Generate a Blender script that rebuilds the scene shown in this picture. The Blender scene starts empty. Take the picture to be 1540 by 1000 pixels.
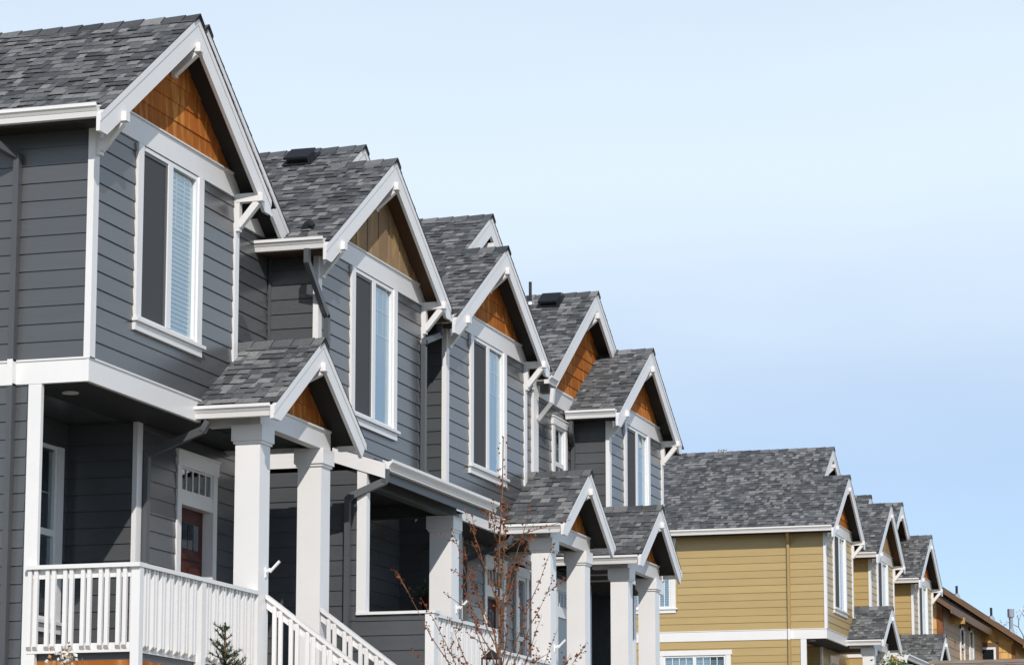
import bpy, math, random
from mathutils import Vector, Matrix
R = random.Random(7)
# ------------------------------------------------------------------ camera, sky, sun, exposure
S = bpy.context.scene
COL = S.collection
EYE = 1.6                                   # eye height above the road; heights below are measured from the eye
cam_d = bpy.data.cameras.new('camera'); cam = bpy.data.objects.new('camera', cam_d); COL.objects.link(cam)
YAW, PIT = 0.298199519, 0.159796304
Fv = Vector((math.cos(PIT)*math.cos(YAW), math.cos(PIT)*math.sin(YAW), math.sin(PIT)))
Rv = Vector((math.sin(YAW), -math.cos(YAW), 0)); Uv = Rv.cross(Fv)
cam.matrix_world = Matrix(((Rv.x, Uv.x, -Fv.x, 0), (Rv.y, Uv.y, -Fv.y, 0), (Rv.z, Uv.z, -Fv.z, EYE), (0, 0, 0, 1)))
cam_d.sensor_width = 36; cam_d.lens = 4248.695/1540*36
cam_d.shift_x = -5.42/1540; cam_d.shift_y = 119.25/1540
cam_d.clip_start = 0.3; cam_d.clip_end = 6000
S.camera = cam
FPX, CX, CY = 4248.695, 775.424, 619.252
def proj(p):
    d = Vector(p); return CX+FPX*d.dot(Rv)/d.dot(Fv), CY-FPX*d.dot(Uv)/d.dot(Fv)

TO_SUN = Vector((-1.95, -1.0, 1.53)).normalized()
EL = math.asin(TO_SUN.z); AZ = math.atan2(TO_SUN.x, TO_SUN.y)
w = bpy.data.worlds.new('World'); S.world = w; w.use_nodes = True
nt = w.node_tree; N = nt.nodes; L = nt.links; N.clear()
out = N.new('ShaderNodeOutputWorld'); bg = N.new('ShaderNodeBackground')
sky = N.new('ShaderNodeTexSky'); sky.sky_type = 'NISHITA'; sky.sun_disc = False
sky.sun_elevation = EL; sky.sun_rotation = AZ; sky.air_density = .6; sky.dust_density = 0.0; sky.ozone_density = 1.6
bg.inputs['Strength'].default_value = 0.12
tc = N.new('ShaderNodeTexCoord'); sep = N.new('ShaderNodeSeparateXYZ'); L.new(tc.outputs['Generated'], sep.inputs[0])
# thin high veil of cloud: noise stretched flat, starting some degrees above the horizon
mp = N.new('ShaderNodeMapping'); mp.inputs['Scale'].default_value = (1.2, 1.2, 4.0); L.new(tc.outputs['Generated'], mp.inputs[0])
nz = N.new('ShaderNodeTexNoise'); nz.inputs['Scale'].default_value = 2.2; nz.inputs['Detail'].default_value = 5; nz.inputs['Roughness'].default_value = .5
L.new(mp.outputs[0], nz.inputs['Vector'])
ma = N.new('ShaderNodeMath'); ma.operation = 'MULTIPLY_ADD'; ma.inputs[1].default_value = .12; L.new(nz.outputs['Fac'], ma.inputs[0]); L.new(sep.outputs['Z'], ma.inputs[2])
mr = N.new('ShaderNodeMapRange'); mr.interpolation_type = 'SMOOTHSTEP'
mr.inputs['From Min'].default_value = .15; mr.inputs['From Max'].default_value = .30
mr.inputs['To Min'].default_value = .26; mr.inputs['To Max'].default_value = .95
L.new(ma.outputs[0], mr.inputs['Value'])
md = N.new('ShaderNodeMapRange'); md.interpolation_type = 'SMOOTHSTEP'      # the veil thins out overhead
md.inputs['From Min'].default_value = .285; md.inputs['From Max'].default_value = .64; md.inputs['To Min'].default_value = 1; md.inputs['To Max'].default_value = .10
L.new(ma.outputs[0], md.inputs['Value'])
mm = N.new('ShaderNodeMath'); mm.operation = 'MULTIPLY'; L.new(mr.outputs[0], mm.inputs[0]); L.new(md.outputs[0], mm.inputs[1])
mx = N.new('ShaderNodeMix'); mx.data_type = 'RGBA'; L.new(mm.outputs[0], mx.inputs[0]); L.new(sky.outputs[0], mx.inputs[6]); mx.inputs[7].default_value = (6.7, 7.8, 8.9, 1)
L.new(mx.outputs[2], bg.inputs['Color']); L.new(bg.outputs[0], out.inputs[0])
sun_d = bpy.data.lights.new('sun', 'SUN'); sun_d.energy = 3.5; sun_d.angle = math.radians(.5); sun_d.color = (1, .955, .89)
sun = bpy.data.objects.new('sun', sun_d); COL.objects.link(sun); sun.location = (0, 0, 60)
sun.rotation_euler = TO_SUN.to_track_quat('Z', 'Y').to_euler()
S.view_settings.view_transform = 'Standard'; S.view_settings.look = 'None'; S.view_settings.exposure = 0; S.view_settings.gamma = 1
S.view_settings.use_curve_mapping = False

# ------------------------------------------------------------------ materials
def mat(name, col, rough=.6, spec=.5, var=.0, vscale=(3, 3, 3), obj_var=0., bump=0., bscale=60., streak=None, grime=0., attr=None, metal=0.):
    m = bpy.data.materials.new(name); m.use_nodes = True
    t = m.node_tree; n = t.nodes; l = t.links; b = n['Principled BSDF']
    b.inputs['Roughness'].default_value = rough; b.inputs['Specular IOR Level'].default_value = spec; b.inputs['Metallic'].default_value = metal
    geo = n.new('ShaderNodeNewGeometry')
    cur = n.new('ShaderNodeRGB'); cur.outputs[0].default_value = (*col, 1); cur = cur.outputs[0]
    def mulv(sock, fac):
        h = n.new('ShaderNodeHueSaturation'); l.new(cur, h.inputs['Color']); l.new(sock, h.inputs['Value']); return h.outputs[0]
    if var:
        mpn = n.new('ShaderNodeMapping'); mpn.inputs['Scale'].default_value = vscale; l.new(geo.outputs['Position'], mpn.inputs[0])
        z = n.new('ShaderNodeTexNoise'); z.inputs['Scale'].default_value = 1; z.inputs['Detail'].default_value = 6; z.inputs['Roughness'].default_value = .6; l.new(mpn.outputs[0], z.inputs['Vector'])
        r = n.new('ShaderNodeMapRange'); r.inputs['From Min'].default_value = .25; r.inputs['From Max'].default_value = .75; r.inputs['To Min'].default_value = 1-var; r.inputs['To Max'].default_value = 1+var
        l.new(z.outputs['Fac'], r.inputs['Value']); cur = mulv(r.outputs[0], 1)
    if streak:                              # vertical wood grain with two tones
        c2, sc, lo, hi = streak
        mpn = n.new('ShaderNodeMapping'); mpn.inputs['Scale'].default_value = sc; l.new(geo.outputs['Position'], mpn.inputs[0])
        z = n.new('ShaderNodeTexNoise'); z.inputs['Scale'].default_value = 1; z.inputs['Detail'].default_value = 8; z.inputs['Roughness'].default_value = .62; z.inputs['Distortion'].default_value = .4; l.new(mpn.outputs[0], z.inputs['Vector'])
        r = n.new('ShaderNodeMapRange'); r.inputs['From Min'].default_value = lo; r.inputs['From Max'].default_value = hi; l.new(z.outputs['Fac'], r.inputs['Value'])
        mxn = n.new('ShaderNodeMix'); mxn.data_type = 'RGBA'; l.new(r.outputs[0], mxn.inputs[0]); l.new(cur, mxn.inputs[6]); mxn.inputs[7].default_value = (*c2, 1); cur = mxn.outputs[2]
    if obj_var:
        oi = n.new('ShaderNodeObjectInfo'); r = n.new('ShaderNodeMapRange'); r.inputs['To Min'].default_value = 1-obj_var; r.inputs['To Max'].default_value = 1+obj_var
        l.new(oi.outputs['Random'], r.inputs['Value']); cur = mulv(r.outputs[0], 1)
    if attr:                                # weathered asphalt tones: one random tone per shingle
        if attr == 'obj': src = n.new('ShaderNodeObjectInfo').outputs['Random']
        else:
            a = n.new('ShaderNodeAttribute'); a.attribute_name = 'tone'; src = a.outputs['Fac']
        cr = n.new('ShaderNodeValToRGB'); e = cr.color_ramp.elements
        e[0].position = 0; e[0].color = (.06, .063, .067, 1); e[1].position = 1; e[1].color = (.26, .257, .257, 1)
        for p, c in ((.2, (.086, .09, .095, 1)), (.5, (.12, .124, .129, 1)), (.8, (.175, .177, .179, 1))):
            q = e.new(p); q.color = c
        l.new(src, cr.inputs[0])
        z = n.new('ShaderNodeTexNoise'); z.inputs['Scale'].default_value = 28; z.inputs['Detail'].default_value = 5; z.inputs['Roughness'].default_value = .75; l.new(geo.outputs['Position'], z.inputs['Vector'])
        r = n.new('ShaderNodeMapRange'); r.inputs['From Min'].default_value = .3; r.inputs['From Max'].default_value = .7; r.inputs['To Min'].default_value = .72; r.inputs['To Max'].default_value = 1.28
        l.new(z.outputs['Fac'], r.inputs['Value']); cur = cr.outputs[0]; cur = mulv(r.outputs[0], 1)
    if grime:
        z = n.new('ShaderNodeTexNoise'); z.inputs['Scale'].default_value = 1.7; z.inputs['Detail'].default_value = 9; z.inputs['Roughness'].default_value = .7; l.new(geo.outputs['Position'], z.inputs['Vector'])
        r = n.new('ShaderNodeMapRange'); r.inputs['From Min'].default_value = .5; r.inputs['From Max'].default_value = .85; r.inputs['To Max'].default_value = grime; l.new(z.outputs['Fac'], r.inputs['Value'])
        mxn = n.new('ShaderNodeMix'); mxn.data_type = 'RGBA'; l.new(r.outputs[0], mxn.inputs[0]); l.new(cur, mxn.inputs[6]); mxn.inputs[7].default_value = (.36, .33, .29, 1); cur = mxn.outputs[2]
    l.new(cur, b.inputs['Base Color'])
    if bump:
        z = n.new('ShaderNodeTexNoise'); z.inputs['Scale'].default_value = bscale; z.inputs['Detail'].default_value = 4; l.new(geo.outputs['Position'], z.inputs['Vector'])
        bn = n.new('ShaderNodeBump'); bn.inputs['Strength'].default_value = bump; bn.inputs['Distance'].default_value = .01; l.new(z.outputs['Fac'], bn.inputs['Height']); l.new(bn.outputs[0], b.inputs['Normal'])
    return m
M = {}
M['grey'] = mat('grey siding paint', (.083, .0865, .092), .26, .75, .07, (1.3, 1.3, 9), .05, .12, 25)
M['tan'] = mat('tan siding paint', (.455, .325, .14), .36, .5, .06, (1.3, 1.3, 9), .045, .12, 25)
M['greytrim'] = mat('grey trim paint', (.083, .088, .095), .42, .5, .06)
M['tantrim'] = mat('tan trim paint', (.40, .28, .115), .5, .5, .06)
M['white'] = mat('white trim paint', (.82, .80, .79), .3, .6, .025, (2, 2, 2), .015, .04, 30, grime=.10)
M['vinyl'] = mat('white vinyl window frame', (.82, .82, .82), .3, .5)
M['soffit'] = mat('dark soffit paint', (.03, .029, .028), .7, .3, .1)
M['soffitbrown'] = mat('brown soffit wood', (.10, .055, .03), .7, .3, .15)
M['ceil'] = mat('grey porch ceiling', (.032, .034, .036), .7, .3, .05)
M['cedar'] = mat('stained cedar', (.40, .12, .022), .8, .15, .12, (2, 2, 2), .16, .25, 40, streak=((.68, .33, .09), (9, 9, 1.2), .48, .72))
M['oak'] = mat('weathered tan board', (.31, .20, .115), .8, .15, .15, (2, 2, 2), .12, .2, 40, streak=((.52, .36, .13), (5, 5, .9), .5, .68))
M['shingle'] = mat('asphalt shingle', (.1, .1, .1), .9, .25, attr='obj', bump=.5, bscale=160)
M['shinglef'] = mat('asphalt shingle field', (.1, .1, .1), .9, .25, attr='tone', bump=.5, bscale=160)
M['shedge'] = mat('asphalt shingle edge', (.012, .012, .013), .95, .2)
M['black'] = mat('black metal', (.018, .018, .02), .45, .5)
M['screen'] = mat('insect screen', (.072, .075, .08), .75, .25, .22, (60, 60, 60))
M['dark'] = mat('painted room shade', (.012, .013, .015), .9, .1)  # near-black colour stands in for the shade of unlit rooms
M['blind'] = mat('white blind slat', (.66, .74, .80), .5, .4)
M['sky_sheet'] = mat('pale blue curtain', (.38, .50, .62), .8, .2, .05, (14, 14, 1))  # pale blue stands in for sky reflected in the glass
M['door'] = mat('red brown door', (.065, .012, .005), .5, .3, .18, (14, 14, 1.5))
M['galv'] = mat('galvanised flashing', (.45, .47, .5), .4, .5, metal=.6)
M['deckwood'] = mat('grey porch boards', (.07, .065, .06), .7, .3, .15, (3, 12, 3))
M['conc'] = mat('concrete', (.36, .345, .32), .85, .3, .15, (4, 4, 4))
M['asph'] = mat('asphalt road', (.075, .074, .072), .9, .3, .25, (6, 6, 6))
M['lawn'] = mat('pale bounce lawn', (.27, .245, .17), .95, .2, .35, (5, 5, 5))  # out of view; paled to bounce more light onto the street fronts
M['earth'] = mat('pale bounce ground', (.26, .23, .17), .95, .2, .3, (.3, .3, .3))  # out of view; lightened for the same upward bounce
M['bark'] = mat('reddish bark', (.19, .10, .055), .8, .3, .25, (12, 12, 12))
M['barkgrey'] = mat('grey bark', (.16, .135, .11), .85, .3, .25, (12, 12, 12))
M['barkpale'] = mat('pale bark', (.34, .31, .28), .85, .3, .2)
M['redleaf'] = mat('red brown leaf', (.21, .06, .02), .6, .3, .45, (23, 23, 23))
M['needle'] = mat('spruce needle', (.10, .14, .085), .65, .3, .45, (20, 20, 20))
M['leaf'] = mat('green leaf', (.10, .16, .035), .6, .4, .4, (20, 20, 20))
M['petal'] = mat('white petal', (.78, .74, .68), .6, .3, .15, (40, 40, 40))
M['budtan'] = mat('tan bud', (.42, .20, .06), .6, .3, .3, (40, 40, 40))
M['brown'] = mat('brown fascia', (.17, .095, .05), .6, .4, .15)
M['beige'] = mat('beige brown siding', (.36, .25, .15), .6, .4, .1)
M['cedarfar'] = mat('orange gold cedar shingle', (.60, .35, .12), .7, .3, .2, (9, 9, 2), .2)  # orange-gold cedar colour with random variation
M['pergola'] = mat('weathered grey timber', (.26, .215, .18), .8, .3, .25, (9, 2, 9), .1)
M['redwood'] = mat('reddish timber', (.25, .085, .03), .7, .3, .25, (6, 6, 6))
M['pot'] = mat('rust red coir basket', (.12, .03, .015), .9, .2, .3, (20, 20, 20))
def glass_mat():
    m = bpy.data.materials.new('window glass'); m.use_nodes = True; t = m.node_tree; n = t.nodes; l = t.links; n.clear()
    o = n.new('ShaderNodeOutputMaterial'); mixn = n.new('ShaderNodeMixShader'); tr = n.new('ShaderNodeBsdfTransparent'); gl = n.new('ShaderNodeBsdfGlossy')
    tr.inputs[0].default_value = (.80, .86, .88, 1); gl.inputs[0].default_value = (.95, .98, 1, 1); gl.inputs['Roughness'].default_value = .01
    lw = n.new('ShaderNodeLayerWeight'); pw = n.new('ShaderNodeMath'); pw.operation = 'POWER'; pw.inputs[1].default_value = 5; l.new(lw.outputs['Facing'], pw.inputs[0])
    fr = n.new('ShaderNodeMath'); fr.operation = 'MULTIPLY_ADD'; fr.inputs[1].default_value = .84; fr.inputs[2].default_value = .16; l.new(pw.outputs[0], fr.inputs[0])
    lw.inputs['Blend'].default_value = .5
    g = n.new('ShaderNodeNewGeometry'); z = n.new('ShaderNodeTexNoise'); z.inputs['Scale'].default_value = 1.3; l.new(g.outputs['Position'], z.inputs['Vector'])
    b = n.new('ShaderNodeBump'); b.inputs['Strength'].default_value = .04; b.inputs['Distance'].default_value = .02; l.new(z.outputs['Fac'], b.inputs['Height']); l.new(b.outputs[0], gl.inputs['Normal'])
    l.new(fr.outputs[0], mixn.inputs[0]); l.new(tr.outputs[0], mixn.inputs[1]); l.new(gl.outputs[0], mixn.inputs[2]); l.new(mixn.outputs[0], o.inputs[0]); return m
M['glass'] = glass_mat()

# ------------------------------------------------------------------ mesh helpers (coordinates: x along the row, y into the houses, z from the eye)
def wl(o):
    v = Vector((0, 0, 0))
    while o is not None: v += o.location; o = o.parent
    return v
class MB:
    def __init__(s): s.v = []; s.f = []; s.mi = []
    def box(s, x0, x1, y0, y1, z0, z1, mi=0):
        if x0 > x1: x0, x1 = x1, x0
        if y0 > y1: y0, y1 = y1, y0
        if z0 > z1: z0, z1 = z1, z0
        i = len(s.v); s.v += [(x0,y0,z0),(x1,y0,z0),(x1,y1,z0),(x0,y1,z0),(x0,y0,z1),(x1,y0,z1),(x1,y1,z1),(x0,y1,z1)]
        s.f += [(i,i+3,i+2,i+1),(i+4,i+5,i+6,i+7),(i,i+1,i+5,i+4),(i+1,i+2,i+6,i+5),(i+2,i+3,i+7,i+6),(i+3,i,i+4,i+7)]; s.mi += [mi]*6; return s
    def wall(s, x0, x1, y0, y1, z0, z1, holes=(), axis='y'):
        hs = [h for h in holes if h[1] > (x0 if axis == 'y' else y0) and h[0] < (x1 if axis == 'y' else y1)]
        a0, a1 = (x0, x1) if axis == 'y' else (y0, y1)
        cu = sorted({a0, a1, *[q for h in hs for q in h[:2] if a0 < q < a1]})
        for p, q in zip(cu, cu[1:]):
            seg = [(z0, z1)]
            for h in hs:
                if h[0] <= p+1e-6 and h[1] >= q-1e-6:
                    n = []
                    for u, v in seg:
                        if h[3] <= u or h[2] >= v: n.append((u, v)); continue
                        if h[2] > u+.001: n.append((u, h[2]))
                        if v > h[3]+.001: n.append((h[3], v))
                    seg = n
            for u, v in seg:
                if axis == 'y': s.box(p, q, y0, y1, u, v)
                else: s.box(x0, x1, p, q, u, v)
        return s
    def prism(s, poly, vec, mi=0):          # poly: 3d points in one plane, extruded by vec
        n = len(poly); i = len(s.v); a = [Vector(p) for p in poly]; vec = Vector(vec)
        nrm = Vector((0, 0, 0))
        for k in range(n): nrm += a[k].cross(a[(k+1) % n])
        if nrm.dot(vec) > 0: a.reverse()
        s.v += [tuple(p) for p in a] + [tuple(p+vec) for p in a]
        s.f += [tuple(range(i, i+n)), tuple(range(i+2*n-1, i+n-1, -1))] + [(i+k, i+n+k, i+n+(k+1) % n, i+(k+1) % n) for k in range(n)]; s.mi += [mi]*(n+2); return s
    def quad(s, a, b, c, d, mi=0):
        i = len(s.v); s.v += [tuple(a), tuple(b), tuple(c), tuple(d)]; s.f += [(i,i+1,i+2,i+3)]; s.mi += [mi]; return s
    def bar(s, p, q, w, h, up=(0, 0, 1), mi=0):   # rectangular bar from p to q
        p = Vector(p); q = Vector(q); d = (q-p).normalized(); u = Vector(up); a = d.cross(u)
        if a.length < 1e-4: a = d.cross(Vector((1, 0, 0)))
        a.normalize(); b = a.cross(d); a *= w/2; b *= h/2
        return s.prism([p-a-b, p+a-b, p+a+b, p-a+b], q-p, mi)
    def tube(s, pts, rad, n=6, mi=0):
        pts = [Vector(p) for p in pts]; i0 = len(s.v)
        for k, p in enumerate(pts):
            d = (pts[min(k+1, len(pts)-1)]-pts[max(k-1, 0)]).normalized()
            a = d.cross(Vector((0, 0, 1)) if abs(d.z) < .9 else Vector((1, 0, 0))).normalized(); b = d.cross(a)
            r = rad[k] if isinstance(rad, (list, tuple)) else rad
            for j in range(n):
                t = 2*math.pi*j/n; s.v.append(tuple(p+a*r*math.cos(t)+b*r*math.sin(t)))
        for k in range(len(pts)-1):
            for j in range(n):
                s.f.append((i0+k*n+j, i0+k*n+(j+1) % n, i0+(k+1)*n+(j+1) % n, i0+(k+1)*n+j)); s.mi.append(mi)
        s.f.append(tuple(i0+j for j in range(n-1, -1, -1))); s.mi.append(mi)
        e = i0+(len(pts)-1)*n; s.f.append(tuple(e+j for j in range(n))); s.mi.append(mi); return s
    def build(s, name, m, parent=None, smooth=False, kind=None, tones=None):
        v = [Vector(p) for p in s.v]
        c = Vector([(min(p[k] for p in v)+max(p[k] for p in v))/2 for k in range(3)])
        me = bpy.data.meshes.new(name); me.from_pydata([tuple(p-c) for p in v], [], s.f); 
        ms = m if isinstance(m, (list, tuple)) else [m]
        for q in ms: me.materials.append(M[q] if isinstance(q, str) else q)
        if len(ms) > 1: me.polygons.foreach_set('material_index', s.mi)
        if smooth: me.polygons.foreach_set('use_smooth', [True]*len(me.polygons))
        if tones:
            at = me.attributes.new('tone', 'FLOAT', 'FACE'); at.data.foreach_set('value', tones)
        o = bpy.data.objects.new(name, me); COL.objects.link(o)
        c = c + Vector((0, 0, EYE))
        if parent is not None: o.parent = parent; o.location = c-wl(parent)
        else: o.location = c
        if kind: o['kind'] = kind
        return o
def bx(name, m, parent, *a, **k): return MB().box(*a).build(name, m, parent, **k)
def thing(name, loc, label, cat, group=None):
    o = bpy.data.objects.new(name, None); COL.objects.link(o); o.location = (loc[0], loc[1], loc[2]+EYE)
    o['label'] = label; o['category'] = cat
    if group: o['group'] = group
    return o
def unit_mesh(name, verts, faces, mats, mi=None):
    me = bpy.data.meshes.new(name); me.from_pydata(verts, [], faces)
    for q in mats: me.materials.append(M[q])
    if mi: me.polygons.foreach_set('material_index', mi)
    return me
BF = [(0,3,2,1),(4,5,6,7),(0,1,5,4),(1,2,6,5),(2,3,7,6),(3,0,4,7)]
LIP, LAP = .016, .004                       # siding: how far the bottom and top edge of a board stand off the wall
BOARD = {}
for k in ('grey', 'tan', 'cedar', 'cedarfar', 'beige'):
    BOARD[k] = unit_mesh('board_'+k, [(0,-LIP,.055),(1,-LIP,.055),(1,0,.055),(0,0,.055),(0,-LAP,1),(1,-LAP,1),(1,0,1),(0,0,1)], BF, [k])
# a shingle tab: x along the eave, y up the slope, z off the deck; its lower edge is raw dark asphalt
SHING = unit_mesh('shingle', [(0,0,0),(1,0,0),(1,1,0),(0,1,0),(0,0,1),(1,0,1),(1,1,.25),(0,1,.25)], BF, ['shingle', 'shedge'], [0,0,1,0,0,0])
def inst(name, me, parent, mw):
    o = bpy.data.objects.new(name, me); COL.objects.link(o); o.parent = parent
    loc, rot, sc = mw.decompose(); o.location = loc+Vector((0, 0, EYE))-wl(parent); o.rotation_euler = rot.to_euler(); o.scale = sc
    return o
def frame(axis, c):                         # wall frame: 'y' wall facing -y at y=c (s=x); 'x' wall facing -x at x=c (s=-y)
    if axis == 'y': return Matrix(((1,0,0,0),(0,1,0,c),(0,0,1,0),(0,0,0,1)))
    return Matrix(((0,1,0,c),(-1,0,0,0),(0,0,1,0),(0,0,0,1)))
def siding(parent, axis, c, a0, a1, z0, z1, paint, holes=(), exp=.1785, left=None, right=None, name='siding_board', zstart=None):
    """clapboards, one object per course; holes are (a0,a1,z0,z1); left/right(z) bound sloping gable ends. a is x, or y on an x wall"""
    F = frame(axis, c)
    if axis == 'x': a0, a1 = -a1, -a0; holes = [(-h[1], -h[0], h[2], h[3]) for h in holes]
    z = z0 if zstart is None else zstart
    while z < z1-.01:
        ze = z+exp; zb, zt = max(z, z0), min(ze, z1)
        cols = sorted({a0, a1, *[q for h in holes if h[2] < zt and h[3] > zb for q in h[:2] if a0 < q < a1]})
        runs = []; cur = []
        for p, q in zip(cols, cols[1:]):
            segs = [(zb, zt)]
            for h in holes:
                if h[0] <= p+1e-6 and h[1] >= q-1e-6:
                    ns = []
                    for u, v in segs:
                        if h[3] <= u or h[2] >= v: ns.append((u, v)); continue
                        if h[2]-u > .004: ns.append((u, h[2]))
                        if v-h[3] > .004: ns.append((h[3], v))
                    segs = ns
            if segs: cur += [(p, q, u, v) for u, v in segs]
            elif cur: runs.append(cur); cur = []
        if cur: runs.append(cur)
        for run in runs:
            full = len(run) == 1 and run[0][2] == z and abs(run[0][3]-ze) < 1e-6 and not left and not right
            if full:
                p, q, u, v = run[0]; inst(name, BOARD[paint], parent, F @ Matrix.Translation((p, 0, z)) @ Matrix.Diagonal((q-p, 1, exp, 1)))
            else:
                mb = MB()
                for p, q, u, v in run:
                    lo = lambda t: -(LIP+(LAP-LIP)*(t-z)/exp)
                    p0, p1, q0, q1 = p, p, q, q
                    if left: p0, p1 = max(p, left(u)), max(p, left(v))
                    if right: q0, q1 = min(q, right(u)), min(q, right(v))
                    if q0 <= p0: continue
                    if q1 <= p1: p1 = q1 = (p1+q1)/2
                    vs = [(p0,lo(u),u),(q0,lo(u),u),(q0,0,u),(p0,0,u),(p1,lo(v),v),(q1,lo(v),v),(q1,0,v),(p1,0,v)]
                    i = len(mb.v); mb.v += [tuple(F @ Vector(t)) for t in vs]; mb.f += [tuple(i+k for k in f) for f in BF]; mb.mi += [0]*6
                if mb.v: mb.build(name, paint, parent)
        z = ze

# ------------------------------------------------------------------ roofs
EXPO = .128
class Roofer:
    """collects the shingle tabs of one house; the up to 300 that show largest become parts, the rest one field"""
    def __init__(s): s.c = []
    def slope(s, part, ex, ez, sg, p, region, vis=True, exp=EXPO):
        """eave point (ex,ez), rising with sg*x at pitch p; region(s)->(y0,y1) at distance s up the slope"""
        c = 1/math.sqrt(1+p*p); up = Vector((sg*c, 0, p*c)); nrm = Vector((-sg*p*c, 0, c)); k = 0
        while True:
            r = region((k+.5)*exp)
            if r is None: break
            y0, y1 = r; y = y0-R.random()*.12*0; first = True
            while y < y1-.02:
                wd = R.choice((.06, .08, .10, .12, .14, .17)); 
                if first: wd *= R.uniform(.35, 1); first = False
                ye = min(y+wd, y1)
                if y1-ye < .04: ye = y1
                o = Vector((ex, 0, ez))+up*(k*exp-.016)+Vector((0, y, 0))
                th = R.choice((.006, .007, .008, .015, .018)); ln = exp+.035
                # x axis along -y for the left slope so that x cross y = normal
                if sg > 0: X = Vector((0, -1, 0)); o = o+Vector((0, ye-y, 0))
                else: X = Vector((0, 1, 0))
                mw = Matrix(((X.x*(ye-y-.004), up.x*ln, nrm.x*th, o.x), (X.y*(ye-y-.004), up.y*ln, nrm.y*th, o.y), (X.z, up.z*ln, nrm.z*th, o.z), (0,0,0,1)))
                px, py = proj(o); inframe = vis and -20 < px < 1560 and -20 < py < 1020
                s.c.append((o.length if inframe else 1e6+o.length, part, mw, inframe)); y = ye
            k += 1
    def finish(s, house, limit=300):
        s.c.sort(key=lambda t: t[0]); n = 0; rest = {}
        for d, part, mw, vis in s.c:
            if vis and n < limit:
                loc = mw.to_translation(); o = inst('shingle', SHING, part, Matrix.Identity(4)); 
                q = mw.copy(); q.translation = loc+Vector((0, 0, EYE))-wl(part)
                l_, r_, s_ = q.decompose(); o.location = l_; o.rotation_euler = r_.to_euler(); o.scale = s_; n += 1
            else: rest.setdefault(part.name, (part, []))[1].append(mw)
        for part, ms in rest.values():
            mb = MB(); tn = []
            for mw in ms:
                i = len(mb.v); mb.v += [tuple(mw @ v.co) for v in SHING.vertices]; mb.f += [tuple(i+k for k in f) for f in BF[1:]]; mb.mi += [0,1,0,0,0]; tn += [R.random()]*5
            mb.build('shingle_field', ['shinglef', 'shedge'], part, kind='stuff', tones=tn)
def rake(parent, xa, za, xe, ze, yp, m='white', wv=.29, tail=.17, cut=None):
    """barge board from apex (xa,za) down to the eave end (xe,ze), front face at y=yp, with a narrow drip trim on top"""
    sg = 1 if xe > xa else -1; p = (za-ze)/abs(xe-xa); za, ze = za-.012, ze-.012
    inner = lambda x: za-p*abs(x-xa)-wv
    if cut == 'square':
        c = 1/math.sqrt(1+p*p); foot = (xe-sg*wv*c*p*c, ze-wv*c*c)
        poly = [(xa, za), (xe, ze), foot, (xa, za-wv)]
    else:
        zt = ze-tail; xf = xe-sg*max(.04, (wv-tail)/p)
        poly = [(xa, za), (xe, ze), (xe, zt), (xf, zt), (xa, za-wv)]
    mb = MB().prism([(x, yp, z) for x, z in poly], (0, .04, 0))
    d = .075
    mb.prism([(xa, yp-.008, za), (xe, yp-.008, ze), (xe, yp-.008, ze-d), (xa, yp-.008, za-d)], (0, .008, 0))
    return mb.build('barge_board', m, parent)
def gutter(parent, x, y0, y1, z, sg=-1, m='white', axis='y'):
    """K-style gutter along y (or x): back at x, top at z, face towards sg"""
    pr = [(0, 0), (0, -.125), (.07, -.125), (.082, -.075), (.088, -.07), (.105, -.045), (.125, -.03), (.125, .004), (.112, .004), (.112, -.012), (.012, -.03), (.012, 0)]
    if axis == 'y': poly = [(x+sg*a, y0, z+b) for a, b in pr]; v = (0, y1-y0, 0)
    else: poly = [(y0, x-a, z+b) for a, b in pr]; v = (y1-y0, 0, 0)
    return MB().prism(poly, v).build('gutter', m, parent)
def deck(parent, xa, za, p, sg, xe, y0, y1, name='roof', soff='soffit', th=.11, top=.02):
    """one slope of the roof: slab from the eave xe up to the ridge xa"""
    ze = za-p*abs(xa-xe); d = top
    mb = MB(); a = [(xe, y0, ze-d), (xa, y0, za-d), (xa, y0, za-d-th), (xe, y0, ze-d-th)]
    mb.prism(a, (0, y1-y0, 0))
    nb = len(mb.f)
    mb.mi = [0]*nb
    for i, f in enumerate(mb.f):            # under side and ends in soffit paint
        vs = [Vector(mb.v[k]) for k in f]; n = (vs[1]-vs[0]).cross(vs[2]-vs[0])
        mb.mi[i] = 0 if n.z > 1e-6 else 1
    return mb
def ridge_caps(parent, xa, za, pl, pr_, y0, y1, ln=.24):
    y = y1
    k = 0
    while y > y0-.02:
        a = max(y-ln, y0-.03); w_ = .125
        h0, h1 = .022, .008                 # front end of each cap lies on the one before it
        pts = []
        for yy, h in ((a, h0), (y+.03, h1)):
            pts += [(xa-w_, yy, za-pl*w_+h-.012), (xa, yy, za+h), (xa+w_, yy, za-pr_*w_+h-.012), (xa+w_, yy, za-pr_*w_-.02), (xa, yy, za-.012), (xa-w_, yy, za-pl*w_-.02)]
        mb = MB(); mb.v = pts
        mb.f = [(5,4,1,0),(4,3,2,1),(0,1,7,6),(1,2,8,7),(2,3,9,8),(0,6,11,5),(6,7,10,11),(7,8,9,10),(3,4,10,9),(4,5,11,10)]
        mb.mi = [1,1]+[0]*8; o = mb.build('ridge_cap', ['shingle', 'shedge'], parent); y = a if a > y0-.03+1e-6 else y0-1
        k += 1
def bracket(parent, x, yw, yo, z, drop=.34, m='white'):
    mb = MB().box(x-.045, x+.045, yo, yw, z-.045, z+.05)
    mb.box(x-.04, x+.04, yw-.045, yw, z-drop-.04, z-.045)
    mb.bar((x, yw-.03, z-drop+.02), (x, yo+.07, z-.05), .075, .075)
    return mb.build('bracket', m, parent)
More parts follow.
